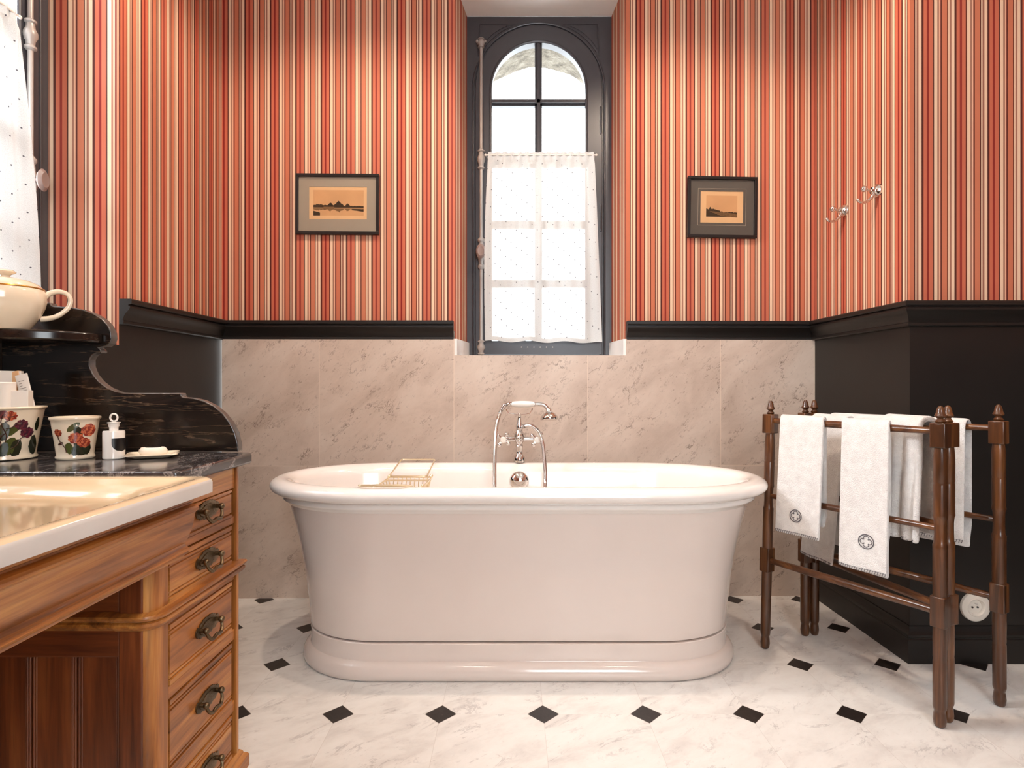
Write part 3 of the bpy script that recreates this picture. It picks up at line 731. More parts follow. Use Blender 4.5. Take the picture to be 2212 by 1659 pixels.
# ------------------------------------------------------------------ pictures
def picture(label, px0, px1, py0, py1, rz_px, mount, paper_box, kind):
    cxp, cyp = (px0+px1)/2, (py0+py1)/2
    d = yb((cxp-CX)/F*2.735)-0.004
    c = P(cxp, cyp, d); sc = d/F
    w, h = (px1-px0)*sc, (py1-py0)*sc
    root = thing('framed_print', label, 'picture', (c.x, yb(c.x)-0.001, c.z-h/2), 'small framed landscape prints on the striped wall')
    T = Matrix.Translation((c.x, yb(c.x)-0.001, c.z)) @ Matrix.Rotation(math.atan(0.01293), 4, 'Z') @ Matrix.Rotation(math.radians(rz_px), 4, 'Y')
    def put(nm, b, m, par=root, **kw):
        b.transform(T); return obj(nm, b, m, par, **kw)
    fw = 0.0135
    b = BM()
    box(b, -w/2, w/2, -0.020, 0, h/2-fw, h/2); box(b, -w/2, w/2, -0.020, 0, -h/2, -h/2+fw)
    box(b, -w/2, -w/2+fw, -0.020, 0, -h/2+fw, h/2-fw); box(b, w/2-fw, w/2, -0.020, 0, -h/2+fw, h/2-fw)
    put('frame', b, 'frame', smooth=False, bevel=0.0015)
    u0, u1, v0, v1 = [k*sc for k in paper_box]   # opening of the mount, from the centre, v up
    b = BM()
    W2, H2 = w/2-fw*0.8, h/2-fw*0.8
    for q in ((-W2, W2, v1, H2), (-W2, W2, -H2, v0), (-W2, u0, v0, v1), (u1, W2, v0, v1)): box(b, q[0], q[1], -0.010, -0.008, q[2], q[3])
    mo = put('mount', b, mount, smooth=False)
    if kind == 1:
        b = BM(); e = 5.5*sc
        pts = [(u0-e, v0-e), (u1+e, v0-e), (u1+e, v1+e), (u0-e, v1+e)]
        for i in range(4):
            a, q = Vector(pts[i]), Vector(pts[(i+1) % 4])
            tube(b, [(a.x, -0.0101, a.y), (q.x, -0.0101, q.y)], 0.0008, 4)
        put('mount_line', b, 'mat_line', mo, smooth=False)
    b = BM(); box(b, u0-0.003, u1+0.003, -0.008, -0.005, v0-0.003, v1+0.003); pr = put('print', b, 'paper', smooth=False)
    b = BM()
    rnd = random.Random(5+kind)
    def poly(pts, lay, mi):
        vs = [b.verts.new((x*sc, -0.0081-lay*0.0002, z*sc)) for x, z in pts]; b.faces.new(vs).material_index = mi
    def shape(xs, tops, bots, lay, mi):
        for i in range(len(xs)-1):
            poly([(xs[i], bots[i]), (xs[i+1], bots[i+1]), (xs[i+1], tops[i+1]), (xs[i], tops[i])], lay, mi)
    if kind == 0:
        X0_, X1_, Y0_, Y1_ = -52, 56, -24, 31
        poly([(X0_, Y0_), (X1_, Y0_), (X1_, Y1_), (X0_, Y1_)], 0, 0)
        hz = -6
        xs = [X0_+(X1_-X0_)*i/60 for i in range(61)]
        def tp(x):
            t = hz+2.2+rnd.uniform(0, 1.2)
            for cx_, w_, h_ in ((-42, 16, 6.5), (-26, 12, 5), (-15, 8, 9), (2, 9, 13), (-4, 6, 8), (9, 5, 8), (21, 6, 8)):
                t = max(t, hz+h_*max(0, 1-((x-cx_)/w_)**2)+rnd.uniform(-1, 1.2))
            return t
        tops = [tp(x) for x in xs]; shape(xs, tops, [hz-1]*61, 1, 2)
        shape(xs, [hz-2.5]*61, [hz-2.5-(t-hz)*0.75*rnd.uniform(0.6, 1) for t in tops], 1, 1)
        shape(xs[12:26], [hz+1]*14, [hz-3]*14, 2, 1)
        shape(xs[:9], [hz-7+rnd.uniform(-1, 1)-i*0.5 for i in range(9)], [Y0_]*9, 2, 2)
        shape(xs[46:], [hz-3.5-(i*0.05) for i in range(15)], [hz-6-0.18*i-rnd.uniform(0, 1) for i in range(15)], 2, 2)
    else:
        X0_, X1_, Y0_, Y1_ = -34, 33, -20, 26
        poly([(X0_, Y0_+1), (X1_, Y0_+1), (X1_, Y1_), (X0_, Y1_)], 0, 0)
        xs = [X0_+(X1_-X0_)*i/50 for i in range(51)]
        tops = [-3+rnd.uniform(-1.2, 1.2)-max(0, min(1, (x+18)/22))*6.5+(4 if -26 < x < -24.2 else 0) for x in xs]
        shape(xs, tops, [-20+rnd.uniform(-0.5, 0.5)]*51, 1, 2)
        for k in range(5):
            z = -8-2.2*k
            shape(xs[6+4*k:], [z-i*0.12+0.7*rnd.random() for i in range(45-4*k)], [z-0.9-i*0.12 for i in range(45-4*k)], 2, 1)
    put('etching', b, ['paper2', 'inkmid', 'ink'], pr, smooth=False)
    b = BM(); box(b, -W2, W2, -0.0145, -0.0135, -H2, H2); put('glass', b, 'glass', smooth=False)
picture('framed print of trees mirrored in water, beige mount, black frame', 640.5, 819.5, 377.5, 507.5, 0.15, 'mat_tan', (-61, 63, -32, 38), 0)
picture('smaller framed print of a low coast, dark grey mount, black frame', 1483.5, 1633.5, 383.5, 515, 0.75, 'mat_grey', (-46.5, 46, -33, 35), 1)

# ------------------------------------------------------------------ robe hooks and socket
def hook(label, px, py, d):
    c = Vector((XR, d, 1-(py-CY)/F*d))
    r = thing('robe_hook', label, 'hook', c, 'chrome robe hooks on the striped wall')
    b = BM(); lathe(b, [(0.026, 0), (0.026, 0.004), (0.0245, 0.008), (0.020, 0.011), (0.015, 0.014), (0.012, 0.019), (0.012, 0.022), (0.0145, 0.025), (0.012, 0.028), (0, 0.029)], 28, axmat(c, (-1, 0, 0))); obj('base', b, 'chrome', r)
    b = BM()
    tube(b, [c+Vector((-0.024, 0, 0)), c+Vector((-0.042, 0, 0.004)), c+Vector((-0.050, 0, 0.006))], [0.007, 0.0045, 0.006], 12)
    sphere(b, c+Vector((-0.055, 0, 0.007)), 0.0125); obj('knob', b, 'chrome', r)
    b = BM()
    pts = smoothpath([c+Vector(p) for p in ((-0.018, 0, -0.008), (-0.026, 0, -0.026), (-0.040, 0, -0.040), (-0.056, 0, -0.046), (-0.072, 0, -0.044), (-0.080, 0, -0.036))], 6)
    tube(b, pts, [0.007-0.003*k/len(pts) for k in range(len(pts))], 12); sphere(b, pts[-1], 0.0062); obj('arm', b, 'chrome', r)
hook('chrome robe hook on striped wall, lower in the photo and nearer the corner', 1826, 455, 2.493)
hook('chrome robe hook on striped wall, nearer the outer corner of the wall', 1897, 412, 2.270)

c = P(2105, 1310, YF-0.001)
so = thing('wall_socket', 'round white power socket low on the black panelling behind the towel rack', 'power socket', c)
bm = BM(); lathe(bm, [(0.0525, -0.001), (0.0525, 0.004), (0.051, 0.008), (0.047, 0.010), (0.034, 0.0105), (0.032, 0.0125), (0.0295, 0.0125), (0.027, 0.010), (0.0245, 0.0015), (0, 0.001)], 44, axmat(c, (0, -1, 0))); obj('plate', bm, 'socket', so)
bm = BM()
for q in (-0.0095, 0.0095):
    bm = BM(); lathe(bm, [(0, 0), (0.0032, 0), (0.0032, 0.0032), (0, 0.0033)], 12, axmat(c+Vector((q, -0.001, -0.002)), (0, -1, 0))); obj('pin_hole', bm, 'label', so)
bm = BM(); tube(bm, [c+Vector((0, 0, 0.012)), c+Vector((0, -0.012, 0.012))], 0.0024, 10); obj('earth_pin', bm, 'chrome', so)

# ------------------------------------------------------------------ washstand
XFc = -0.71                                   # plane of the drawers
ws = thing('washstand', 'antique pine washstand with brass-handled drawers along the left edge', 'washstand', (-1.0, 1.0, 0))
bm = BM()
box(bm, -1.335, -0.727, 1.20, 1.466, 0.05, 0.790); box(bm, -1.335, -0.75, 1.466, 1.495, 0.05, 0.79)
obj('carcass', bm, 'wood_y', ws, smooth=False, bevel=0.003)
bm = BM()
YD0, YD1 = 1.2025, 1.487
box(bm, -0.735, -0.706, YD1+0.004, 1.502, 0.05, 0.79); obj('corner_stile', bm, 'wood_z', ws, smooth=False, bevel=0.002)
bm = BM(); box(bm, -0.76, -0.745, YD1-0.02, YD1+0.005, 0.05, 0.79); obj('gap_shade_strip', bm, 'gap', ws, smooth=False)  # near-black strip paints the shade inside the open gap
bm = BM()
for z0, z1 in ((0.643, 0.662), (0.733, 0.79), (0.345, 0.372), (0.162, 0.190), (0.500, 0.515)):
    bm = BM(); box(bm, -0.735, -0.712, YD0, YD1+0.004, z0, z1); obj('drawer_rail', bm, 'wood_y', ws, smooth=False, bevel=0.002)
DR = [(0.664, 0.732), (0.545, 0.641), (0.374, 0.500), (0.192, 0.343), (0.052, 0.160)]
def plate_outline():
    half = [(0.0, 0.0235), (0.006, 0.0225), (0.010, 0.0245), (0.016, 0.022), (0.021, 0.0225), (0.026, 0.018), (0.032, 0.0175), (0.037, 0.012), (0.044, 0.013), (0.050, 0.007), (0.051, -0.002), (0.046, -0.010), (0.040, -0.010), (0.034, -0.016), (0.022, -0.015), (0.014, -0.019), (0.006, -0.017), (0.0, -0.020)]
    return half+[(-u, v) for u, v in reversed(half[1:-1])]
def drawer_handle(dr, yc, zc):
    b = BM()
    prism(b, plate_outline(), lambda u, v, t: Vector((XFc+t, yc+u, zc+v)), 0.001, 0.0035)
    prism(b, [(u*0.72, v*0.66) for u, v in plate_outline()], lambda u, v, t: Vector((XFc+t, yc+u, zc+v)), 0.0035, 0.0055)
    h = obj('handle', b, 'antique', dr, angle=50)
    b = BM()
    for q in (-0.034, 0.034):
        tube(b, [(XFc+0.003, yc+q, zc+0.003), (XFc+0.014, yc+q, zc+0.003)], 0.005, 10); sphere(b, (XFc+0.017, yc+q, zc+0.003), 0.0075, seg=12)
    pts = smoothpath([(XFc+0.016, yc-0.034, zc+0.002), (XFc+0.020, yc-0.031, zc-0.012), (XFc+0.023, yc-0.018, zc-0.022), (XFc+0.024, yc, zc-0.0185), (XFc+0.023, yc+0.018, zc-0.022), (XFc+0.020, yc+0.031, zc-0.012), (XFc+0.016, yc+0.034, zc+0.002)], 5)
    tube(b, pts, [0.003+0.0015*math.sin(PI*k/(len(pts)-1)) for k in range(len(pts))], 10)
    obj('bail', b, 'antique', h)
for i, (z0, z1) in enumerate(DR):
    b = BM(); yA, yB = YD0+0.003, YD1-0.017
    h = z1-z0
    # front carved with reeded bands along its top and bottom
    pr = [(z0, -0.722), (z0, -0.709), (z0+0.010, -0.709), (z0+0.011, -0.714), (z0+0.014, -0.714), (z0+0.015, -0.7105), (z0+0.019, -0.7105), (z0+0.020, -0.713), (z0+0.0225, -0.713), (z0+0.0235, XFc)]
    if h < 0.08: pr = [(z0, -0.722), (z0, -0.709), (z0+0.006, -0.709), (z0+0.007, -0.714), (z0+0.010, -0.714), (z0+0.011, XFc)]
    top = [(z0+z1-z, x) for z, x in reversed(pr)]
    prism(b, pr+top, lambda u, v, t: Vector((v, t, u)), yA, yB)
    dr = obj('drawer', b, 'wood_y', ws, smooth=False)
    drawer_handle(dr, 1.352, (z0+z1)/2+(0.008 if i == 0 else 0.0))
# waist moulding and foot moulding wrap the front and the rounded corner
def wrapmould(name, prof, y_end, parent, mat):
    b = BM()
    # path: along the kneehole side towards the corner, round it, then along the drawers; room on the right of travel
    pts = [(-1.30, 1.135), (-0.79, 1.135)]
    cxx, cyy, rr = -0.736, 1.176, 0.026
    pts = [(-1.30, 1.152), (-0.78, 1.152), (-0.779, 1.150), (cxx, 1.150)]+[(cxx+rr*math.cos(a), cyy+rr*math.sin(a)) for a in [-PI/2+PI/2*k/8 for k in range(1, 9)]]+[(XFc, y_end), (-0.9, y_end)]
    sweep(b, pts, prof); return obj(name, b, mat, parent, angle=30)
wrapmould('waist_moulding', [(-0.02, 0.512), (0.004, 0.512), (0.010, 0.516), (0.014, 0.522), (0.014, 0.528), (0.010, 0.531), (0.016, 0.534), (0.018, 0.539), (0.016, 0.543), (0.006, 0.546), (-0.02, 0.546)], 1.502, ws, 'wood_y')
wrapmould('plinth', [(-0.02, 0.0), (0.020, 0.0), (0.020, 0.030), (0.016, 0.036), (0.010, 0.040), (0.008, 0.046), (0.003, 0.052), (-0.02, 0.052)], 1.506, ws, 'wood_y')
bm = BM()                                     # rounded corner post
cxx, cyy, rr = -0.736, 1.176, 0.025
pts = [(cxx+rr*math.cos(-PI/2+PI/2*k/10), cyy+rr*math.sin(-PI/2+PI/2*k/10)) for k in range(11)]+[(-0.711, 1.2015), (-0.745, 1.2015), (-0.745, 1.16)]
prism(bm, pts, lambda u, v, t: Vector((u, v, t)), 0.04, 0.7825); obj('corner_post', bm, 'wood_z', ws, angle=40)
bm = BM()                                     # kneehole side: frame and matchboard
box(bm, -0.779, -0.731, 1.149, 1.20, 0.0, 0.7825)
obj('side_stile', bm, 'wood_dark_z', ws, smooth=False, bevel=0.003)
for z0, z1 in ((0.456, 0.512), (0.546, 0.7825)):
    bm = BM(); box(bm, -1.335, -0.779, 1.154, 1.20, z0, z1); obj('side_rail', bm, 'wood_dark_x', ws, smooth=False, bevel=0.003)
bm = BM()
edges = [-1.335, -1.24, -1.15, -1.055, -0.96, -0.869, -0.779]
for a, b_ in zip(edges, edges[1:]):
    box(bm, a+0.011, b_-0.011, 1.161, 1.20, 0.0, 0.456)
    for q in (a+0.004, a+0.009, b_-0.009, b_-0.004): tube(bm, [(q, 1.163, 0.0), (q, 1.163, 0.456)], 0.003, 8)
box(bm, -1.335, -0.779, 1.166, 1.20, 0.0, 0.456)
obj('side_panel', bm, 'wood_dark_z', ws, smooth=False, bevel=0.002)
bm = BM()                                     # fascia under the basin: cove board with beads
fp = [(0.7825, -0.688), (0.7825, -0.655), (0.760, -0.655), (0.757, -0.660), (0.754, -0.660), (0.751, -0.648), (0.747, -0.644), (0.742, -0.644), (0.739, -0.650), (0.735, -0.653), (0.722, -0.655), (0.700, -0.660), (0.682, -0.668), (0.672, -0.674), (0.668, -0.672), (0.664, -0.666), (0.658, -0.664), (0.652, -0.668), (0.649, -0.674), (0.644, -0.676), (0.644, -0.688)]
prism(bm, fp, lambda u, v, t: Vector((v, t, u)), 0.10, 1.197); obj('basin_fascia', bm, 'wood_y', ws, smooth=True, angle=30)
bm = BM(); box(bm, -0.709, -0.688, 0.10, 1.145, 0.648, 0.766); obj('apron_board', bm, 'wood_y', ws, smooth=False)
bm = BM(); box(bm, -1.335, -1.305, 0.1, 1.2, 0.40, 0.7825); obj('back_board', bm, 'wood_y', ws, smooth=False)
bm = BM(); box(bm, -1.335, -0.715, 0.06, 0.115, 0.0, 0.7825); obj('near_pedestal', bm, 'wood_y', ws, smooth=False, bevel=0.004)

bm = BM()                                     # marble top
ct = [(-1.345, 1.192), (-0.692, 1.192), (-0.680, 1.204), (-0.680, 1.517), (-0.692, 1.535), (-1.345, 1.535)]
prism(bm, ct, lambda u, v, t: Vector((u, v, t)), 0.793, 0.820); o = obj('marble_countertop', bm, 'gymarble', smooth=True, angle=30, bevel=0.006, bseg=3)
tag(o, 'grey-black marble slab holding the pots, bottle and soap', 'countertop')

# side splash with its scrolled outline
SD = 1.536
sp = [(515, 976), (514, 958), (508, 935), (497, 913), (481, 893), (462, 877), (440, 866), (418, 860), (396, 858), (392, 856), (392, 850), (388, 849), (330, 849), (268, 849), (248, 845), (230, 837), (213, 824), (200, 808), (193, 791), (193, 777), (199, 768), (208, 763), (218, 763), (219, 757), (212, 751), (228, 749), (237, 742), (241, 732), (240, 718), (233, 703), (220, 689), (203, 678), (180, 669), (150, 663), (118, 661), (110, 660), (108, 654), (102, 653), (2, 653), (2, 976)]
def sfn(u, v, t):
    p = P(u, v, SD); return Vector((p.x, SD+t, p.z))
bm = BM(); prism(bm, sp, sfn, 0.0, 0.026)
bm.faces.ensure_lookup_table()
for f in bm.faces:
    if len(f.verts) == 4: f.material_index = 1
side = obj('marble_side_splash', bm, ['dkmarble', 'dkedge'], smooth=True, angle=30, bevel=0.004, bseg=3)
tag(side, 'black marble scroll-edged side splash with a small shelf', 'splashback')
bm = BM()
q = [(XL+0.003, SD+0.001)]+[(XL+0.003+0.275*math.cos(a), SD+0.001-0.165*math.sin(a)) for a in [PI/2*k/18 for k in range(19)]]
prism(bm, q, lambda u, v, t: Vector((u, v, t)), 1.108, 1.133); obj('shelf', bm, 'dkmarble', side, angle=40, bevel=0.005, bseg=3)

# basin: thick slab with a wide sunken bowl
bm = BM()
def rrect(x0, x1, y0, y1, r, n=6):
    out = []
    for cx_, cy_, a0 in ((x1-r, y1-r, 0), (x0+r, y1-r, PI/2), (x0+r, y0+r, PI), (x1-r, y0+r, 1.5*PI)):
        for k in range(n+1): a = a0+PI/2*k/n; out.append((cx_+r*math.cos(a), cy_+r*math.sin(a)))
    return out
ringsp = [(0, 0, 0.783, 0.028), (0, 0, 0.803, 0.028), (0.002, 0.002, 0.809, 0.028), (0.008, 0.008, 0.813, 0.03), (0.022, 0.022, 0.813, 0.034), (0.030, 0.030, 0.810, 0.038), (0.05, 0.045, 0.803, 0.04), (0.075, 0.07, 0.795, 0.06), (0.11, 0.10, 0.77, 0.08), (0.15, 0.14, 0.73, 0.09), (0.20, 0.19, 0.715, 0.08), (0.26, 0.25, 0.71, 0.06)]
rings = []
for ix, iy, z, r in ringsp: rings.append([bm.verts.new((x, y, z)) for x, y in rrect(-1.30+ix, -0.602-ix, 0.12+iy, 1.1895-iy, r)])
for A, B in zip(rings, rings[1:]):
    n = len(A)
    for k in range(n): bm.faces.new((A[k], A[(k+1) % n], B[(k+1) % n], B[k])).material_index = 1 if rings.index(A) < 2 else 0
bm.faces.new(rings[0]); bm.faces.new(rings[-1])
o = obj('washbasin', bm, ['basin', 'basinedge'], angle=50); tag(o, 'wide cream ceramic basin slab with pale grey edge set into the washstand', 'basin')

# ------------------------------------------------------------------ things on the marble
def decor(bm, frac_r, cz0, cz1, items, lobes, depth):
    """painted flowers lying on the flared body; angle in radians from the camera side, v from 0 to 1 up."""
    pass
def pot(name, label, c, rt, rb, h, lobe, items, face):
    """c: base centre; items: (kind, angle, v, size, material index)."""
    root = thing(name, label, 'pot', c, 'floral porcelain pots on the marble')
    def rf(a, z): return 1+lobe*math.cos(8*a)*max(0, min(1, (z-c.z)/h))
    def rad(v): return rb+(rt-rb)*(0.85*v+0.15*v*v)
    T = Matrix.Translation((c.x, c.y, 0))
    b = BM()
    pr = [(0.0, c.z+0.002), (rb*0.8, c.z+0.002), (rb*0.98, c.z), (rb*1.05, c.z+0.002), (rb*1.06, c.z+0.006), (rb*1.0, c.z+0.010)]
    for k in range(1, 9): v = k/8; pr.append((rad(v), c.z+0.010+(h-0.018)*v))
    pr += [(rt*1.05, c.z+h-0.006), (rt*1.07, c.z+h-0.003), (rt*1.05, c.z+h), (rt*1.0, c.z+h), (rt*0.95, c.z+h-0.006), (rb*0.9, c.z+0.02), (0, c.z+0.015)]
    lathe(b, pr, 64, T, 0, rf); obj('body', b, 'cream', root, angle=50)
    b = BM()
    def S(a, v, off=0.0007):
        z = c.z+0.010+(h-0.018)*v; r = rad(v)*rf(a, z)+off
        return Vector((c.x+r*math.cos(a), c.y+r*math.sin(a), z))
    def blob(a, v, ra, rv, mi, lay, rot=0.0, n=9, wob=0.0, rn=random):
        R_ = rad(v); out = []
        for k in range(n):
            t = 2*PI*k/n; q = 1+rn.uniform(-wob, wob)
            du, dv = ra*q*math.cos(t), rv*q*math.sin(t)
            u2, v2 = du*math.cos(rot)-dv*math.sin(rot), du*math.sin(rot)+dv*math.cos(rot)
            out.append((a+u2/R_, v+v2/h))
        cc = b.verts.new(S(a, v, 0.0006+0.0003*lay))
        vs = [b.verts.new(S(max(-9, x), min(1, max(0, y)), 0.0006+0.0003*lay)) for x, y in out]
        for k in range(n): b.faces.new((cc, vs[k], vs[(k+1) % n])).material_index = mi
    rn = random.Random(3)
    for kind, a, v, sz, mi in items:
        a = face+a
        if kind == 'flower':
            for k in range(9):
                t = 2*PI*k/9; blob(a+sz*0.55*math.cos(t)/rad(v), v+sz*0.55*math.sin(t)/h, sz*0.42, sz*0.36, mi if k % 2 else mi+1, 1, t, 8, 0.15, rn)
            for k in range(5):
                t = 2*PI*k/5+0.3; blob(a+sz*0.25*math.cos(t)/rad(v), v+sz*0.25*math.sin(t)/h, sz*0.26, sz*0.2, mi+1 if k % 2 else mi, 2, t, 8, 0.2, rn)
            blob(a, v, sz*0.16, sz*0.16, mi+1, 3)
        elif kind == 'leaf':
            blob(a, v, sz, sz*0.45, mi, 0, rn.uniform(-0.9, 0.9) if sz < 0.5 else 0, 10, 0.12, rn)
        elif kind == 'leafup': blob(a, v, sz*0.42, sz, mi, 0, rn.uniform(-0.3, 0.3), 10, 0.12, rn)
        elif kind == 'stem':
            (a2, v2) = sz; pts = [S(a+(face+a2-a)*k/8+0.06*math.sin(k*0.8), v+(v2-v)*k/8, 0.0012) for k in range(9)]
            tube(b, pts, 0.0011, 6, mi=mi)
    obj('floral_pattern', b, ['rose', 'rosedk', 'plum', 'plumdk', 'leaf', 'leafdk', 'stem'], root, angle=60, recalc=True)
    return root
sc_ = 1.405/F
c = Vector(((163-CX)*sc_, 1.405, 0.8205))
pot('flower_pot', 'small cream flower pot painted with orange roses beside the bottle', c, 0.048, 0.0375, 0.101, 0.02, [
    ('flower', 0.62, 0.72, 0.019, 0), ('flower', 0.02, 0.50, 0.017, 0), ('flower', -0.85, 0.66, 0.012, 0), ('flower', 0.42, 0.36, 0.015, 0),
    ('leaf', -0.1, 0.82, 0.017, 4), ('leafup', 0.15, 0.22, 0.022, 5), ('leafup', -0.3, 0.22, 0.018, 4), ('leafup', 0.6, 0.2, 0.02, 5), ('leafup', 0.35, 0.12, 0.018, 5),
    ('leafup', 0.12, 0.62, 0.022, 5), ('stem', -0.45, 0.1, (-0.85, 0.6), 6), ('leaf', -0.75, 0.35, 0.008, 6), ('leafup', 0.0, 0.15, 0.018, 5)], math.atan2(-c.y, -c.x))
c1 = Vector(((18-CX)*sc_, 1.400, 0.8205))
pot('flower_pot', 'larger cream flower pot painted with plum blossom branches, holding paper packets', c1, 0.072, 0.056, 0.126, 0.02, [
    ('flower', -0.15, 0.93, 0.014, 2), ('flower', 0.1, 0.88, 0.014, 0), ('flower', -0.4, 0.88, 0.015, 2), ('flower', 0.42, 0.68, 0.015, 2), ('flower', 0.62, 0.5, 0.016, 2), ('flower', -0.75, 0.75, 0.014, 2),
    ('stem', -0.05, 0.3, (-0.1, 0.9), 6), ('stem', -0.02, 0.6, (0.4, 0.72), 6), ('stem', -0.05, 0.75, (0.2, 0.88), 6), ('stem', -0.3, 0.15, (-0.05, 0.5), 6), ('stem', 0.1, 0.15, (0.6, 0.45), 6), ('stem', -0.5, 0.12, (-0.2, 0.4), 6),
    ('leafup', -0.08, 0.55, 0.026, 5), ('leaf', -0.38, 0.66, 0.026, 4), ('leaf', 0.14, 0.55, 0.020, 4), ('leafup', 0.08, 0.22, 0.028, 4), ('leafup', 0.28, 0.16, 0.026, 5), ('leafup', -0.6, 0.3, 0.03, 5), ('leafup', 0.95, 0.2, 0.03, 5), ('leafup', 1.0, 0.68, 0.02, 5), ('leafup', -0.1, 0.15, 0.022, 5)], math.atan2(-c1.y, -c1.x))

def packet(label, px, py, d, w, h, t, tilt, yaw, m, lines=0, cyl=False):
    """a small carton standing in the pot; px, py give its lower middle."""
    o0 = P(px, py, d)
    T = Matrix.Translation(o0) @ Matrix.Rotation(yaw, 4, 'Z') @ Matrix.Rotation(tilt, 4, 'Y')
    b = BM()
    if cyl: lathe(b, [(0, 0), (w/2, 0), (w/2, h-0.002), (w/2-0.002, h), (0, h)], 24, T)
    else:
        box(b, -w/2, w/2, -t/2, t/2, 0, h); b.transform(T)
    o = obj('soap_packet', b, m, smooth=cyl, bevel=0.0 if cyl else 0.001); tag(o, label, 'packet', 'packets in the larger pot')
    if lines:
        b = BM(); rn = random.Random(2)
        for k in range(lines):
            z = h*0.58+k*0.006; ww = rn.uniform(0.2, 0.5)*w
            box(b, -w*0.28, -w*0.28+ww, -t/2-0.0006, -t/2, z, z+0.0014)
        b.transform(T); obj('printing', b, 'print', o, smooth=False)
    return o
packet('tallest tilted white carton standing at the back of the larger pot', 16, 905, 1.425, 0.058, 0.118, 0.012, 0.02, 0.25, 'card')
packet('tan carton leaning behind the white leaflet in the larger pot', 46, 893, 1.43, 0.034, 0.104, 0.012, -0.20, 0.1, 'cardtan')
packet('printed white leaflet leaning outward at the right of the larger pot', 66, 893, 1.415, 0.030, 0.098, 0.003, -0.24, 0.0, 'card', 5)
packet('round cream tube at the front of the larger pot', 12, 905, 1.385, 0.040, 0.088, 0.04, 0.0, 0.0, 'card', 0, True)
packet('small low white carton in front of the leaflet in the larger pot', 46, 896, 1.395, 0.038, 0.058, 0.026, 0.0, 0.3, 'card')

cb = P(246, 0, 1.40); cb.z = 0.8205
bt_ = thing('toiletry_bottle', 'white bottle with ring stopper and black label between pot and soap dish', 'bottle', cb)
bm = BM(); lathe(bm, [(0, cb.z), (0.0215, cb.z), (0.0232, cb.z+0.002), (0.0232, cb.z+0.064), (0.022, cb.z+0.0675), (0.013, cb.z+0.0685), (0.0, cb.z+0.0685)], 32, Matrix.Translation((cb.x, cb.y, 0))); obj('body', bm, 'porcelain', bt_)
bm = BM()
lathe(bm, [(0.0095, cb.z+0.068), (0.0095, cb.z+0.075), (0.0115, cb.z+0.078), (0.0115, cb.z+0.085), (0.014, cb.z+0.0855), (0.014, cb.z+0.0875), (0.008, cb.z+0.0885), (0, cb.z+0.0885)], 24, Matrix.Translation((cb.x, cb.y, 0)))
tube(bm, [(cb.x+0.0088*math.cos(t), cb.y, cb.z+0.0985+0.0088*math.sin(t)) for t in [2*PI*k/24 for k in range(24)]], 0.0022, 8, closed=True)
obj('stopper', bm, 'porcelain', bt_)
bm = BM()
face = math.atan2(-cb.y, -cb.x)+0.75
rows = []
for j in range(13):
    v = j/12; hwid = 0.95*math.sqrt(max(0.0, 1-(max(0, 0.62-v)/0.62)**2)) if v < 0.62 else 0.95
    rows.append([bm.verts.new((cb.x+0.0235*math.cos(face+hwid*k/8), cb.y+0.0235*math.sin(face+hwid*k/8), cb.z+0.018+0.032*v)) for k in range(-8, 9)])
for A, B in zip(rows, rows[1:]):
    for k in range(16): 
        try: bm.faces.new((A[k], A[k+1], B[k+1], B[k]))
        except ValueError: pass
obj('label_sticker', bm, 'label', bt_)

cd = P(330, 0, 1.425); cd.z = 0.8205
bm = BM()
rot = Matrix.Translation(cd) @ Matrix.Rotation(0.45, 4, 'Z')
rr_ = []
for ins, z in ((0.022, 0.0), (0.016, 0.001), (0.0, 0.0085), (0.001, 0.0105), (0.005, 0.009), (0.018, 0.004), (0.034, 0.003)):
    rr_.append([bm.verts.new(rot @ Vector((x, y, z))) for x, y in rrect(-0.056+ins, 0.056-ins, -0.046+ins*0.8, 0.046-ins*0.8, 0.012)])
for A, B in zip(rr_, rr_[1:]):
    for k in range(len(A)): bm.faces.new((A[k], A[(k+1) % len(A)], B[(k+1) % len(A)], B[k]))
bm.faces.new(rr_[0]); bm.faces.new(rr_[-1])
tag(obj('soap_dish', bm, 'cream', angle=50), 'square cream dish under the soap on the marble', 'soap dish')
cs = P(331, 0, 1.425); cs.z = 0.8235
bm = BM(); rings = []
for r, z in ((0.0, 0.001), (0.55, 0.001), (0.88, 0.004), (1.0, 0.010), (0.97, 0.016), (0.82, 0.0215), (0.6, 0.022), (0.4, 0.0195), (0.0, 0.018)): rings.append((r*0.033, cs.z+z))
lathe(bm, [(r, z-cs.z) for r, z in rings], 32, Matrix.Translation(cs) @ Matrix.Diagonal((1, 0.72, 1, 1)))
so_ = tag(obj('soap_bar', bm, 'soap', angle=80), 'rounded cream soap bar with a dark hollow lying on the dish', 'soap')
bm = BM(); lathe(bm, [(0.0, 0.0185), (0.010, 0.0192), (0.0165, 0.0208), (0.0185, 0.0226), (0.0165, 0.0232), (0.009, 0.0215), (0, 0.0205)], 24, Matrix.Translation(cs) @ Matrix.Diagonal((1, 0.72, 1, 1))); obj('ribbon', bm, 'label', so_)

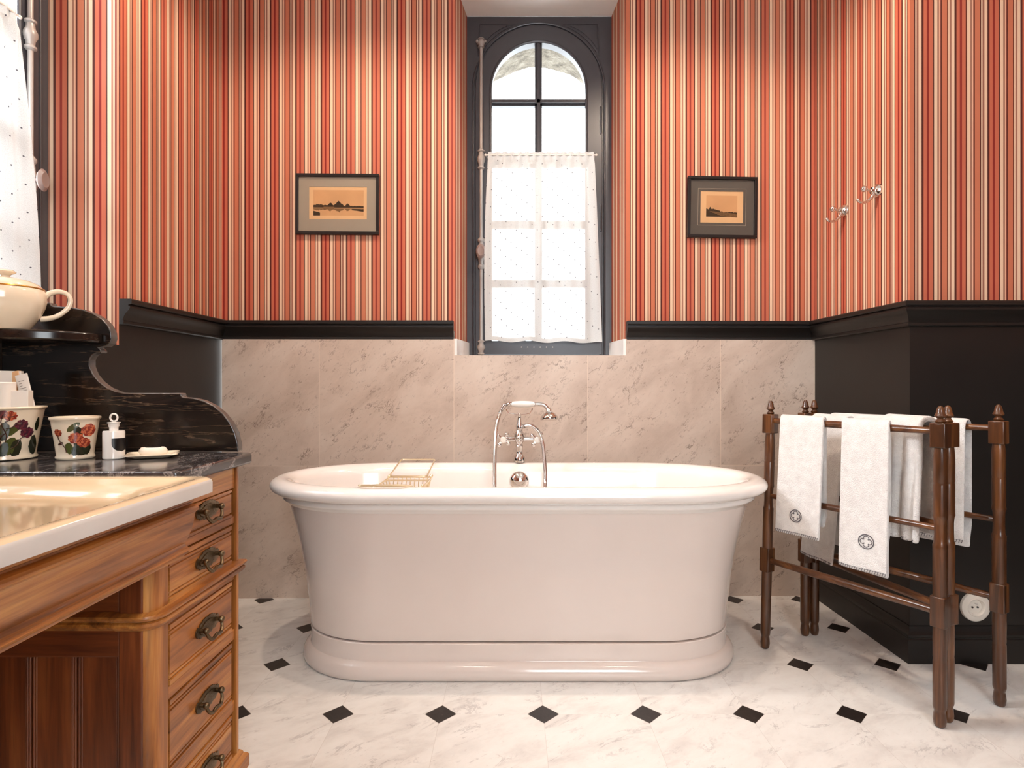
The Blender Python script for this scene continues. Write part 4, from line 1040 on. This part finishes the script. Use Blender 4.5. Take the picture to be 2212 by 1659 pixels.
cj = Vector(((8-CX)*1.425/F, 1.43, 1.1335))
jug = thing('lidded_jug', 'cream lidded jug with curved handle standing on the black marble shelf', 'jug', cj)
J = Matrix.Translation(cj)
bm = BM(); lathe(bm, [(0, 0), (0.046, 0), (0.048, 0.003), (0.056, 0.014), (0.068, 0.034), (0.078, 0.058), (0.081, 0.074), (0.080, 0.092), (0.076, 0.102), (0.072, 0.104), (0.066, 0.1)], 44, J); obj('body', bm, 'cream', jug, angle=60)
bm = BM(); lathe(bm, [(0.0765, 0.1005), (0.0775, 0.1025), (0.0765, 0.1045)], 44, J); obj('gilt_band', bm, 'gold', jug)
bm = BM(); lathe(bm, [(0.074, 0.103), (0.073, 0.107), (0.064, 0.115), (0.046, 0.123), (0.026, 0.128), (0.010, 0.130), (0.008, 0.133), (0.012, 0.137), (0.019, 0.140), (0.021, 0.143), (0.016, 0.147), (0, 0.149)], 44, J); obj('lid', bm, 'cream', jug, angle=60)
bm = BM(); hd = Vector((0.78, 0.62, 0))
pts = smoothpath([cj+hd*r+Vector((0, 0, z)) for r, z in ((0.074, 0.086), (0.086, 0.098), (0.104, 0.104), (0.121, 0.099), (0.128, 0.083), (0.122, 0.062), (0.104, 0.043), (0.086, 0.034), (0.066, 0.030))], 6)
tube(bm, pts, [0.0075-0.002*math.sin(PI*k/(len(pts)-1)) for k in range(len(pts))], 14); obj('handle', bm, 'cream', jug)

# ------------------------------------------------------------------ towel rack
rack = thing('towel_rack', 'dark wooden folding three-panel towel rack beside the bathtub', 'towel rack', (1.25, 2.0, 0))
A0, A1 = (Vector((0.958, 2.200, 0)), Vector((0.980, 2.200, 0))), (Vector((1.248, 1.695, 0)), Vector((1.250, 1.695, 0)))
B0, B1 = (Vector((1.290, 1.722, 0)), Vector((1.292, 1.722, 0))), (Vector((1.166, 2.312, 0)), Vector((1.168, 2.312, 0)))
C0, C1 = (Vector((1.206, 2.318, 0)), Vector((1.206, 2.318, 0))), (Vector((1.516, 1.806, 0)), Vector((1.512, 1.806, 0)))
def at(post, z):
    return Vector((post[0].x+(post[1].x-post[0].x)*z/0.93, post[0].y, z))
def post(p, yaw, parent):
    b = BM(); M4 = Matrix.Identity(4)
    sh_ = Matrix(((1, 0, (p[1].x-p[0].x)/0.93, p[0].x), (0, 1, 0, p[0].y), (0, 0, 1, 0), (0, 0, 0, 1))) @ Matrix.Rotation(yaw, 4, 'Z')
    foot = [(0, 0), (0.012, 0), (0.017, 0.008), (0.019, 0.022), (0.017, 0.040), (0.0155, 0.048), (0.018, 0.052), (0.0195, 0.060), (0.0195, 0.19), (0.0185, 0.196), (0.0195, 0.202), (0.020, 0.26), (0.0195, 0.296)]
    lathe(b, [(r_*0.9, z_) for r_, z_ in foot], 20, sh_)
    box_ = box(b, -0.0195, 0.0195, -0.0195, 0.0195, 0.292, 0.382)
    for v in box_: v.co = sh_ @ v.co
    mid = [(0.0195, 0.378), (0.0200, 0.52), (0.0205, 0.530), (0.0175, 0.538), (0.0165, 0.560), (0.0165, 0.59), (0.018, 0.606), (0.0205, 0.614), (0.0195, 0.622), (0.0195, 0.705), (0.0185, 0.709), (0.0195, 0.713), (0.0195, 0.79), (0.016, 0.822)]
    lathe(b, [(r_*0.92, z_) for r_, z_ in mid], 20, sh_)
    box_ = box(b, -0.0205, 0.0205, -0.0205, 0.0205, 0.814, 0.886)
    for v in box_: v.co = sh_ @ v.co
    o = obj('post', b, 'rack_z', parent, angle=40, bevel=0.003)
    b = BM(); lathe(b, [(0.008, 0.884), (0.012, 0.887), (0.0135, 0.891), (0.010, 0.895), (0.0075, 0.899), (0.0135, 0.904), (0.0150, 0.907), (0.0135, 0.911), (0.0115, 0.914), (0.0105, 0.922), (0.008, 0.931), (0.004, 0.936), (0, 0.937)], 18, sh_)
    obj('finial', b, 'rack_z', o)
def rail(p, q, z, r, parent):
    b = BM(); a, c_ = at(p, z), at(q, z)
    d = (c_-a)
    tube(b, [a, a+d*0.25, a+d*0.5, a+d*0.75, c_], [r*0.85, r, r*1.06, r, r*0.85], 14); obj('rail', b, 'rack_y', parent)
for (p, q) in ((A0, A1), (B0, B1), (C0, C1)):
    d = A1[0]-A0[0] if p is A0 else q[0]-p[0]
    yaw = math.atan2(d.y, d.x)
for (pp, qq) in ((A0, A1), (B0, B1), (C0, C1)):
    pa, pb = pp, qq
    d = pb[0]-pa[0]; yaw = math.atan2(d.y, d.x)
    post(pa, yaw, rack); post(pb, yaw, rack)
    rail(pa, pb, 0.862, 0.0115, rack); rail(pa, pb, 0.578, 0.0105, rack); rail(pa, pb, 0.335, 0.0125, rack)
bm = BM()
for (u, v) in ((A1, B0), (B1, C0)):
    for z in (0.36, 0.845): 
        bm = BM(); a, c_ = at(u, z), at(v, z); tube(bm, [a, c_], 0.006, 8); obj('hinge', bm, 'antique', rack)

# ------------------------------------------------------------------ towels over the rails
def towel(label, pp, qq, t0, t1, zr, zf, zbk, wav=0.004, nw=3.0, flare=0.02, emblem=None, th=0.011, seed=0, r=0.021, ridges=0.0, slant=0.0, sside=1, lean=0.0, bshift=0.0):
    """sside: +1 when the visible long side lies on the left of travel p->q."""
    rn = random.Random(seed)
    a, c_ = at(pp, zr), at(qq, zr); d = (c_-a); W = d.length; dn = d.normalized()
    nrm = Vector((-dn.y, dn.x, 0))*sside                  # visible side
    ph = [rn.uniform(0, 6) for _ in range(4)]
    def off(u, z):                                        # waviness grows downwards
        g = max(0.0, min(1.0, (zr-z)/0.35))
        w = wav*g*(math.sin(u*nw*2*PI+ph[0])+0.5*math.sin(u*nw*4.3+ph[1]+2*z))
        w += ridges*(0.35+0.65*g)*math.sin(u*2*PI*3.3+ph[2]+0.8*math.sin(z*9))
        return w
    def pos(u, s):                                        # s: 0 front hem ... 1 back hem
        base = a+d*(t0+(t1-t0)*u)
        Lf, Lb, arc_ = zr-zf-slant*u, zr-zbk, PI*r
        tot = Lf+Lb+arc_; x = s*tot
        if x < Lf:
            z = zr-(Lf-x); k = (zr-z)/max(Lf, 1e-3)
            w = r+flare*k+off(u, z)
            base = base+dn*(lean*k)
        elif x < Lf+arc_:
            t = (x-Lf)/r; z = zr+r*math.sin(t); w = r*math.cos(t)+0.3*off(u, zr-0.02); base = base+dn*(bshift*t/PI)
        else:
            z = zr-(x-Lf-arc_); k = (zr-z)/max(Lb, 1e-3); w = -r+(0.012 if z < 0.54 else 0.0)*min(1, (0.54-z)/0.04)-off(u, z)*0.4; base = base+dn*bshift
        return Vector((base.x, base.y, z))+nrm*w
    nu, ns = 22, 64
    b = BM(); g = [[b.verts.new(pos(i/nu, j/ns)) for i in range(nu+1)] for j in range(ns+1)]
    for j in range(ns):
        for i in range(nu): b.faces.new((g[j][i], g[j][i+1], g[j+1][i+1], g[j+1][i]))
    root = obj('towel', b, 'terry', angle=180)
    so = root.modifiers.new('cloth', 'SOLIDIFY'); so.thickness = th; so.offset = 0
    su = root.modifiers.new('soft', 'SUBSURF'); su.levels = 1; su.render_levels = 2
    tag(root, label, 'towel', 'white towels on the wooden rack')
    b = BM()                                              # blanket stitch along the front hem
    n = max(8, int(W*(t1-t0)/0.0075))
    Ls = 0.012/((zr-zf)+(zr-zbk)+PI*r)
    def surf(u, s, e=0.0): 
        p0 = pos(u, s); return p0+nrm*(th/2+0.0012+e)
    for k in range(n):
        u = (k+0.5)/n
        tube(b, [surf(u, 0.15*Ls), surf(min(1, u+0.35/n), 1.0*Ls)], 0.0008, 5)
    tube(b, [surf(k/n, 0.9*Ls) for k in range(n+1)], 0.0006, 5)
    obj('stitching', b, 'thread', root)
    if emblem:
        eu, es, er = emblem; b = BM(); tot = (zr-zf)+(zr-zbk)+PI*r; Wt = W*(t1-t0)
        def E(x, y): return surf(eu+x/Wt, es+y/tot)
        tube(b, [E(er*math.cos(t), er*math.sin(t)) for t in [2*PI*k/28 for k in range(28)]], 0.0015, 6, closed=True)
        for q in range(4):
            t0_ = PI/2*q
            tube(b, [E(er*0.42*math.cos(t0_)+er*0.36*math.cos(t0_+t), er*0.42*math.sin(t0_)+er*0.36*math.sin(t0_+t)) for t in [-2.1+4.2*k/12 for k in range(13)]], 0.0011, 6)
        obj('emblem', b, 'thread', root)
    return root
A_, B_, C_ = (A0, A1), (B0, B1), (C0, C1)
ZR = 0.862
towel('white hand towel with round embroidered emblem, on the front rail beside the tub', A0, A1, 0.105, 0.40, ZR, 0.462, 0.50, 0.003, 1.0, 0.018, (0.48, 0.085, 0.021), seed=1, slant=0.0, sside=-1, lean=-0.006, bshift=-0.02, th=0.013)
towel('longer white hand towel with embroidered emblem, hanging nearest the camera', A0, A1, 0.51, 0.775, ZR, 0.402, 0.385, 0.003, 1.0, 0.018, (0.60, 0.098, 0.022), seed=2, sside=-1, bshift=-0.02, th=0.013)
towel('white towel hanging behind the two embroidered towels, toward the wall', B0, B1, 0.62, 0.90, ZR, 0.345, 0.40, 0.003, 1.5, 0.040, seed=3, sside=1, lean=0.012, r=0.022)
towel('thickly folded white towel with ridges behind the double post', B0, B1, 0.10, 0.35, ZR, 0.512, 0.53, 0.002, 1.5, 0.004, seed=4, sside=1, th=0.018, ridges=0.011, r=0.032)
towel('wide white bath towel on the rear panel, seen either side of the double post', C0, C1, 0.12, 0.87, ZR, 0.49, 0.47, 0.003, 2.0, 0.012, seed=5, sside=-1, r=0.023)

# ------------------------------------------------------------------ camera, daylight and lamps
cam = bpy.data.cameras.new('camera'); co = bpy.data.objects.new('camera', cam); C.objects.link(co)
co.location = (0, 0, 1); co.rotation_euler = (PI/2, 0, 0)
cam.sensor_width = 36; cam.lens = 36*F/2212; cam.clip_start = 0.01
SC.camera = co

w = bpy.data.worlds.new('daylight'); SC.world = w; w.use_nodes = True
bg = w.node_tree.nodes['Background']; bg.inputs[0].default_value = (0.90, 0.96, 1.0, 1); bg.inputs[1].default_value = 9.0

def area(name, loc, direction, sx, sy, power, col):
    l = bpy.data.lights.new(name, 'AREA'); l.shape = 'RECTANGLE'; l.size = sx; l.size_y = sy; l.energy = power; l.color = col
    o = bpy.data.objects.new(name, l); C.objects.link(o); o.location = loc
    o.rotation_euler = Vector(direction).to_track_quat('-Z', 'Y').to_euler(); return o
def spot(name, loc, target, power, col, angle=152, blend=0.5, rad=0.03):
    l = bpy.data.lights.new(name, 'SPOT'); l.energy = power; l.color = col; l.spot_size = math.radians(angle); l.spot_blend = blend; l.shadow_soft_size = rad
    o = bpy.data.objects.new(name, l); C.objects.link(o); o.location = loc
    o.rotation_euler = (Vector(target)-Vector(loc)).to_track_quat('-Z', 'Y').to_euler(); return o
DAY = (0.92, 0.96, 1.0); WARM = (1.0, 0.80, 0.63)
area('daylight_left_window', (-2.8, 1.5, 3.25), (1, 0.05, -0.62), 1.6, 1.6, 620, DAY)
area('rear_fill_light', (0.7, YREAR-0.12, 1.9), (0, 1, -0.1), 1.0, 1.7, 12, DAY)  # added fill from behind the camera, no window known there
spot('ceiling_spot', (-0.66, 1.82, 2.90), (-0.66, 1.90, 0), 52, WARM)
spot('ceiling_spot', (0.70, 1.82, 2.90), (0.70, 1.90, 0), 52, WARM)
spot('ceiling_spot', (-0.30, 0.95, 2.90), (-0.40, 0.95, 0), 35, WARM, angle=115)
spot('ceiling_spot', (0.85, 1.00, 2.90), (0.85, 1.00, 0), 28, WARM, angle=105)

vs = SC.view_settings
vs.view_transform = 'Standard'; vs.look = 'None'; vs.gamma = 1.0; vs.use_curve_mapping = False; vs.exposure = 0.02
SC.cycles.use_denoising = True
SC.cycles.max_bounces = 10; SC.cycles.transparent_max_bounces = 16
SC.cycles.sample_clamp_indirect = 8.0
